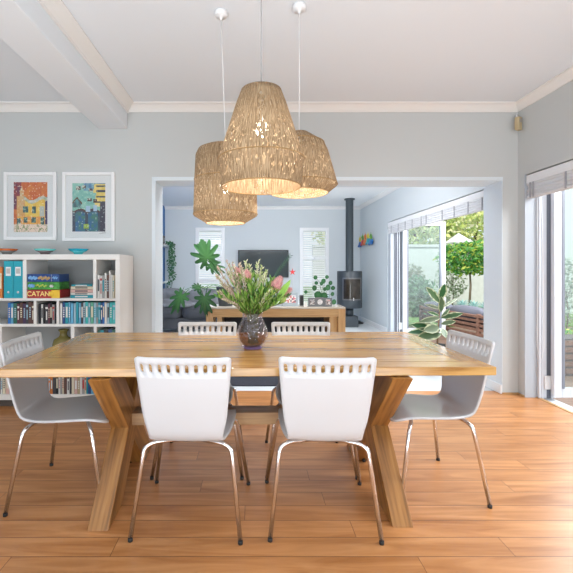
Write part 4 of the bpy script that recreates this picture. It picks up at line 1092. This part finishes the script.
# ledges on the blue wall
for i, (z, lb) in enumerate(((Z(246, 9.2), 'upper white picture ledge on the blue wall'), (Z(282, 9.2), 'lower white picture ledge on the blue wall'))):
    t = thing('picture_ledge', lb, 'shelf', (XLL, 9.12, z), 0)
    b = MB(); b.box((0, -.3, -.02), (.13, .3, 0)); b.build('board', WHITE, t, bevel=.002)
    b = MB(); b.box((.118, -.3, 0), (.13, .3, .025)); b.build('lip', WHITE, t)
for i, (q, c, hh) in enumerate(((-.15, 'white', .28), (.06, 'charcoal', .24))):
    t = thing('book', ['white booklet standing on the upper picture ledge', 'charcoal booklet standing on the upper picture ledge'][i], 'book', (XLL+.03, 9.12+q, Z(246, 9.2)))
    b = MB(); b.box((0, -.09, .0005), (.02, .09, hh)); b.build('cover', bmat(c), t)
    b = MB(); b.box((.02, -.05, hh*.4), (.021, .05, hh*.8)); b.build('cover_print', bmat('grey'), t)
t = thing('trailing_plant', 'trailing green plant hanging down from the upper ledge', 'plant', (XLL+.075, 9.28, Z(246, 9.2)))
b = MB(); b.lathe([(.001, .001), (.035, .001), (.045, .08), (.04, .08), (.001, .07)], 20); b.build('pot', WHITE, t)
random.seed(3); b = MB(); s_ = MB(); b.cl = b.bm.loops.layers.float_color.new('Col')
for k in range(6):
    L = random.uniform(.6, 1.15); ox = random.uniform(-.0, .14); oy = random.uniform(-.16, .05)
    path = [Vector((0, 0, .08)), Vector((ox*.6+.06, oy, .10))]+[Vector((ox+.07+.015*math.sin(q*1.3+k), oy+.02*math.cos(q+k), .05-L*q/9)) for q in range(10)]
    s_.tube(path, .003, 5)
    for q in range(34):
        u = q/33*10.9; i0 = int(u); p = path[i0].lerp(path[min(i0+1, 11)], u-i0)
        b.leaf(p, (random.uniform(-1, 1), random.uniform(-1, 1), random.uniform(-1, .3)), (random.uniform(-.5, .5), -1, .4), random.uniform(.05, .08), .035, cr_((.05, .17, .07)), None, .1, .1, 3)
s_.build('vine', MATS['leaf_stalk'], t); b.build('leaves', LEAFM, t)

# ------------------------------------------------------------------ variegated rubber plant
d = 4.75; px0 = 437
pt = thing('potted_rubber_plant', 'variegated rubber plant with cream-edged leaves beside the wide opening', 'plant', (X(px0, d), d, 0))
b = MB(); b.lathe([(.001, 0), (.12, 0), (.125, .01), (.165, .30), (.17, .31), (.158, .31), (.15, .28), (.001, .275)], 36); b.build('pot', mat('pot_dark_glaze', (.03, .035, .04), .3), pt)
b = MB(); b.lathe([(.001, .276), (.15, .28)], 20); b.build('soil', MATS['soil'], pt)
org = Vector(pt.location); top = P(440, 300, d)-org
b = MB(); b.tube([(0, 0, .27), (.01, 0, .45), (top.x, 0, top.z-.05)], [.012, .010, .006], 8); b.build('trunk', mat('brown_stem', (.22, .13, .07), .7), pt)
for (bxp, byp, txp, typ, W, dd, grn) in (
    (440, 303, 427, 287, .12, -.05, (.12, .27, .08)), (440, 300, 445, 284, .12, -.03, (.05, .22, .05)), (441, 312, 442, 297, .10, -.14, (.16, .28, .12)),
    (440, 318, 420, 321.5, .08, -.12, (.20, .30, .14)), (441, 318, 463, 313, .08, -.1, (.10, .24, .09)), (440, 330, 409, 332, .10, -.16, (.05, .20, .09)),
    (440, 331, 412, 324, .13, -.1, (.05, .20, .06)), (441, 334, 418, 337, .13, -.2, (.16, .30, .12)), (439, 327, 425, 330, .13, -.2, (.24, .36, .18)), (441, 324, 456, 321, .07, -.05, (.2, .3, .16)),
    (440, 316, 428, 311.5, .05, -.05, (.08, .25, .06)), (441, 318, 450, 308, .05, 0, (.2, .32, .16)), (441, 309, 425, 304, .05, .1, (.3, .36, .24)), (441, 308, 458, 298, .04, .12, (.3, .38, .24)),
    (442, 328, 446, 337, .10, -.18, (.22, .34, .18))):
    p0 = P(bxp, byp, d)-org; p1 = P(txp, typ, d+dd)-org
    grn = tuple(v*.55 for v in grn); b = MB(); b.leaf(p0, p1-p0, (random.uniform(-.2, .2), -1, .45), (p1-p0).length, W*.95, cr_(grn, .1), (.62, .66, .42), .18, .06, 7); b.build('leaf', LEAFM, pt)

# alarm sensor in the corner
t = thing('motion_sensor', 'small beige motion sensor box high in the wall corner', 'sensor', (X(517.3, 3.8), 3.80, Z(130.5, 3.8)))
b = MB(); b.box((-.030, -.03, 0), (.030, .012, .125)); b.build('housing', mat('beige_plastic', (.52, .42, .25), .5), t, bevel=.006, rot=(0, 0, .5))
b = MB(); b.box((-.020, -.033, .072), (.020, -.029, .110)); b.build('lens', mat('sensor_lens', (.35, .32, .28), .3), t, rot=(0, 0, .5))
b = MB(); b.tube([(.0, .0, .13), (.02, .045, .165)], .010, 8); b.build('bracket', WHITE, t)

# ------------------------------------------------------------------ garden
GZ = -.10
LAWN = mat('lawn_green', (.12, .22, .05), .9, bump=.8, bscale=60, var=.4, vscale=5)
b = MB(); b.box((XR+.26, 9.3, GZ-.1), (22, 30, GZ+.0)); b.box((-8, 9.9, GZ-.1), (XR+.26, 30, GZ)); struct(b.build('ground_lawn', LAWN))
DECK = wood('deck_brown', (.13, .075, .05), (.20, .12, .08), (.27, .17, .12), 'X', 1., .5, plank=.12)
b = MB(); b.box((XR+.26, -4, GZ-.12), (12, 9.3, GZ-.04)); struct(b.build('ground_deck', DECK))
GW = mat('garden_wall_render', (.52, .53, .53), .9, bump=.2, bscale=20, var=.06)
b = MB(); wd = 14.; b.box((2.2, wd, GZ), (13, wd+.25, Z(247, wd))); b.box((2.2, wd-.04, Z(247, wd)), (13, wd+.29, Z(244.5, wd)))
struct(b.build('wall_garden', GW))
b = MB(); b.box((9.6, -4, GZ), (9.9, wd-.05, 5.2)); struct(b.build('wall_garden_side', mat('neighbour_render', (.75, .76, .76), .9, bump=.1, bscale=20)))
# chimney pillar
pd = 15.2
t = thing('gate_pillar', 'white masonry pillar with a pyramid cap beyond the garden wall', 'pillar', (X(458.5, pd), pd, GZ))
w = 7.8*pd/F
b = MB(); b.box((-w, -w, 0), (w, w, Z(242, pd)-GZ)); b.build('shaft', GW, t)
b = MB(); w2 = 9.8*pd/F; zz = Z(242.5, pd)-GZ
b.box((-w2, -w2, zz-.06), (w2, w2, zz)); vs = [b.bm.verts.new(v) for v in ((-w2, -w2, zz), (w2, -w2, zz), (w2, w2, zz), (-w2, w2, zz), (0, 0, Z(233, pd)-GZ))]
for q in ((0, 1, 4), (1, 2, 4), (2, 3, 4), (3, 0, 4)): b.bm.faces.new([vs[i] for i in q])
b.build('cap', GW, t)
def leafcloud(name_, parent, c, rad, n, size, cols, seed, hollow=.4):
    rnd = random.Random(seed); b = MB(); b.cl = b.bm.loops.layers.float_color.new('Col')
    for _ in range(n):
        while True:
            v = Vector((rnd.uniform(-1, 1), rnd.uniform(-1, 1), rnd.uniform(-1, 1)))
            if hollow < v.length < 1: break
        v *= (.85+.25*vn(v.x*3+5, v.z*3+9, seed))
        p = Vector(c)+Vector((v.x*rad[0], v.y*rad[1], v.z*rad[2]))
        dr = Vector((rnd.uniform(-1, 1), rnd.uniform(-1, 1), rnd.uniform(-1, .6))).normalized(); w_ = dr.cross(Vector((rnd.uniform(-1, 1), rnd.uniform(-1, 1), rnd.uniform(-1, 1)))).normalized()
        s = size*rnd.uniform(.6, 1.3)
        q = [b.bm.verts.new(p+x) for x in (-dr*s*.5, w_*s*.25, dr*s*.5, -w_*s*.25)]
        f = b.bm.faces.new(q); cc = rnd.choice(cols); k = rnd.uniform(.7, 1.3)
        for lp in f.loops: lp[b.cl] = (*[min(1, x*k) for x in cc], 1)
    return b.build(name_, LEAFG, parent, recalc=False)
BARK = mat('bark', (.16, .12, .09), .9, bump=.6, bscale=20)
def tree(name, label, x, y, z0, ctr_h, rad, n, size, cols, seed, group=None, trunk=.08, cat='tree'):
    t = thing(name, label, cat, (x, y, z0), 0, group)
    b = MB(); b.tube([(0, 0, 0), (.05, 0, ctr_h*.5), (0, 0, ctr_h)], [trunk, trunk*.8, trunk*.4], 8)
    for k in range(6):
        a = k*1.1; b.tube([(0, 0, ctr_h*.75), (math.cos(a)*rad[0]*.3, math.sin(a)*rad[1]*.3, ctr_h), (math.cos(a)*rad[0]*.6, math.sin(a)*rad[1]*.6, ctr_h+rad[2]*.4)], [trunk*.4, trunk*.25, trunk*.08], 6)
    b.build('trunk', BARK, t)
    leafcloud('crown', t, (0, 0, ctr_h), rad, n, size, cols, seed)
    return t
GY = [(.62, .68, .26), (.50, .60, .26), (.78, .80, .42), (.40, .52, .26), (.80, .78, .58)]
GG = [(.12, .36, .10), (.18, .46, .12), (.30, .56, .14), (.60, .66, .14), (.08, .26, .08)]
for i, (x, y, ch, r) in enumerate(((4.6, 17, 3.0, 1.9), (7.3, 17.5, 3.2, 2.1), (10.0, 17.5, 3.0, 2.0), (6.0, 20.5, 4.2, 2.6), (10.5, 21.5, 4.6, 3.0))):
    tree('garden_tree', ['yellow-green tree behind the left of the garden wall', 'yellow-green tree close behind the pillar with the pyramid cap', 'yellowish tree behind the garden wall right of the pillar', 'tall tree at the back left beyond the garden wall', 'tallest tree at the back right beyond the garden wall'][i], x, y, GZ, ch, (r, r*.8, r*.8), 3600, .24, GY, 40+i, 'trees beyond the garden wall', .12)
ld = 12.0
tree('lemon_tree', 'bushy green lemon tree in front of the garden wall', X(469, ld), ld, GZ, Z(258, ld)-GZ, (.98, .5, .55), 2300, .14, GG, 77, None, .04)
tree('garden_shrub', 'leafy climbing shrub at the foot of the garden wall behind the sofa', X(452, 13), 13, GZ, 1.0, (.55, .35, .75), 700, .11, [(.25, .36, .2), (.4, .46, .34), (.5, .52, .44)], 78, None, .02, 'shrub')
tree('garden_shrub', 'wispy green bush seen through the living room door glass', X(418, 11), 11, GZ, .55, (.55, .4, .62), 1500, .14, [(.14, .26, .16), (.2, .36, .2), (.3, .42, .3)], 79, None, .02, 'shrub')
tree('garden_shrub', 'olive coloured bush against the garden wall left of the lemon tree', X(412, 13.2), 13.2, GZ, .9, (.5, .3, .65), 700, .12, [(.26, .3, .2), (.36, .38, .28)], 80, None, .02, 'shrub')
tree('garden_shrub', 'low green bush beyond the dining room door glass', X(570, 6.1), 6.1, GZ-.04, .22, (.35, .25, .25), 700, .07, GG, 81, None, .015, 'shrub')
tree('garden_shrub', 'tall narrow grey-green bush beyond the dining room door glass', X(566, 8.3), 8.3, GZ-.04, .9, (.22, .22, .8), 500, .09, [(.3, .38, .3), (.45, .5, .42)], 82, None, .015, 'shrub')
# agaves
def agave(x, y, z, s, lb):
    t = thing('agave_plant', lb, 'plant', (x, y, z), 0, 'blue agaves in the garden')
    b = MB(); b.cl = b.bm.loops.layers.float_color.new('Col'); rnd = random.Random(int(x*100))
    for k in range(26):
        a = k*2.4; el = .25+.9*(k/26)
        b.leaf((0, 0, .02), (math.cos(a)*math.cos(el), math.sin(a)*math.cos(el), math.sin(el)), (-math.cos(a)*math.sin(el), -math.sin(a)*math.sin(el), math.cos(el)), s*rnd.uniform(.8, 1.1), s*.2, (.30, .50, .52), (.5, .65, .62), .3, .1, 4)
    b.build('leaves', LEAFG, t)
    b = MB(); b.lathe([(.001, -.3), (.1, -.3), (.13, .02), (.001, .02)], 16); b.build('pot', GW, t)
for (p, dd, lb) in ((466, 10.6, 'blue agave behind the left end of the outdoor sofa'), (474, 10.2, 'blue agave behind the middle of the outdoor sofa'), (482, 9.9, 'blue agave behind the right end of the outdoor sofa')):
    agave(X(p, dd)+(p-474)*.012, dd, GZ+.31, .24, lb)
# outdoor sofa
OW = wood('outdoor_teak', (.10, .045, .032), (.16, .08, .055), (.22, .12, .085), 'Y', 1., .6)
p0 = Vector((X(420, 9.0), 9.0, 0)); p1 = Vector((X(484, 7.1)+.15, 7.1-.75, 0)); Ls = (p1-p0).length; an = math.atan2(p1.y-p0.y, p1.x-p0.x)
OZT = .40
t = thing('outdoor_sofa', 'slatted brown wooden outdoor sofa with grey cushions on the deck', 'sofa', (p0.x, p0.y, GZ-.04), an)
zt = OZT-(GZ-.04)
b = MB()
for k in range(7): b.box((.0, -.018, zt-.10-k*.085-.05), (Ls, .006, zt-.10-k*.085))
b.build('back_slats', OW, t, bevel=.003)
for k in range(4):
    xx = k*(Ls-.07)/3; b = MB(); b.box((xx, -.025, 0), (xx+.07, .035, zt-.0)); b.build('post', OW, t, bevel=.004)
b = MB(); b.box((0, -.03, zt-.07), (Ls, .04, zt-.02)); b.build('top_rail', OW, t, bevel=.004)
b = MB(); b.box((0, .04, .22), (Ls, .75, .30)); b.build('seat_base', OW, t)
OC = mat('outdoor_cushion_grey', (.10, .105, .135), .95, bump=.3, bscale=100)
for k in range(3):
    b = MB(); cushion(b, (k*Ls/3+.02, .05, .35), ((k+1)*Ls/3-.02, .25, zt+.09), .03); b.build('back_cushion', OC, t)
    b = MB(); cushion(b, (k*Ls/3+.02, .2, .30), ((k+1)*Ls/3-.02, .78, .43), .02); b.build('seat_cushion', OC, t)
# slatted box further along the deck, seen through the dining door glass
t = thing('slatted_planter', 'low brown slatted wooden planter beyond the dining door glass', 'planter', (X(574, 5.2), 5.2, GZ-.04))
b = MB()
for k in range(5): b.box((-.3, -.2, .04+k*.09), (.3, -.18, .10+k*.09))
b.build('slats', OW, t)
b = MB(); b.box((-.28, -.18, 0), (.28, .18, .48)); b.build('box', mat('dark_liner', (.05, .04, .04), .8), t)

# ------------------------------------------------------------------ lights, world, camera
def area(name, loc, target, sx, sy, e, col=(1, 1, 1)):
    l = bpy.data.lights.new(name, 'AREA'); l.shape = 'RECTANGLE'; l.size = sx; l.size_y = sy; l.energy = e; l.color = col
    o = bpy.data.objects.new(name, l); COL.objects.link(o); o.location = loc
    o.rotation_euler = (Vector(target)-Vector(loc)).to_track_quat('-Z', 'Y').to_euler(); return o
area('living_room_up_fill', (.0, 4.4, 2.28), (.0, 8.0, 2.62), 3.0, .22, 85, (.98, .98, 1))  # unseen fill behind the header, added to lift the far ceiling
area('garden_side_fill', (4.9, 1.9, 3.3), (0, 2.2, .6), 3.2, 1.6, 300, (.95, .98, 1))  # added panel above the dining doors, boosts daylight from the garden
area('living_side_fill', (4.9, 5.9, 3.3), (0, 6, .6), 3.0, 1.6, 280, (.97, .98, 1))  # extra daylight boost added outside the living room doors
area('room_fill_behind', (-.5, -1.9, 2.5), (-.2, 3.0, 1.1), 3.5, 1.2, 14, (.95, .98, 1))  # soft fill added out of view behind the camera
area('ceiling_bounce_fill', (-.5, -1.3, .25), (-.5, -.7, 2.87), 5.0, 2.2, 250, (.86, .94, 1))  # invented panel near the floor, shines up to brighten ceiling and beam
area('living_room_top_fill', (-.2, 5.0, 2.7), (-.2, 6.8, 0), 2.2, .9, 75, (.98, .98, 1))  # no fitting here; added fill hidden by the wall above the opening
sun = bpy.data.lights.new('sun', 'SUN'); sun.energy = 5.2; sun.angle = .03; sun.color = (1, .96, .88)
so = bpy.data.objects.new('sun', sun); COL.objects.link(so); so.rotation_euler = Vector((.30, .55, -.85)).to_track_quat('-Z', 'Y').to_euler(); so.location = (5, -5, 10)
w = bpy.data.worlds.new('world'); SC.world = w; w.use_nodes = True
bg = w.node_tree.nodes['Background']; bg.inputs[0].default_value = (.86, .93, 1, 1); bg.inputs[1].default_value = 1.35

cam = bpy.data.cameras.new('camera'); co = bpy.data.objects.new('camera', cam); COL.objects.link(co)
co.location = (0, 0, H); co.rotation_euler = (PI/2, 0, 0)
cam.sensor_width = 36; cam.sensor_fit = 'HORIZONTAL'; cam.lens = 36*F/573
cam.shift_x = (286.5-CX)/573; cam.shift_y = -(286.5-CY)/573
cam.clip_start = .05
SC.camera = co
SC.view_settings.view_transform = 'Standard'; SC.view_settings.look = 'None'; SC.view_settings.exposure = 0
SC.cycles.use_denoising = True
SC.cycles.max_bounces = 8; SC.cycles.diffuse_bounces = 4; SC.cycles.transparent_max_bounces = 16
SC.cycles.sample_clamp_indirect = 6
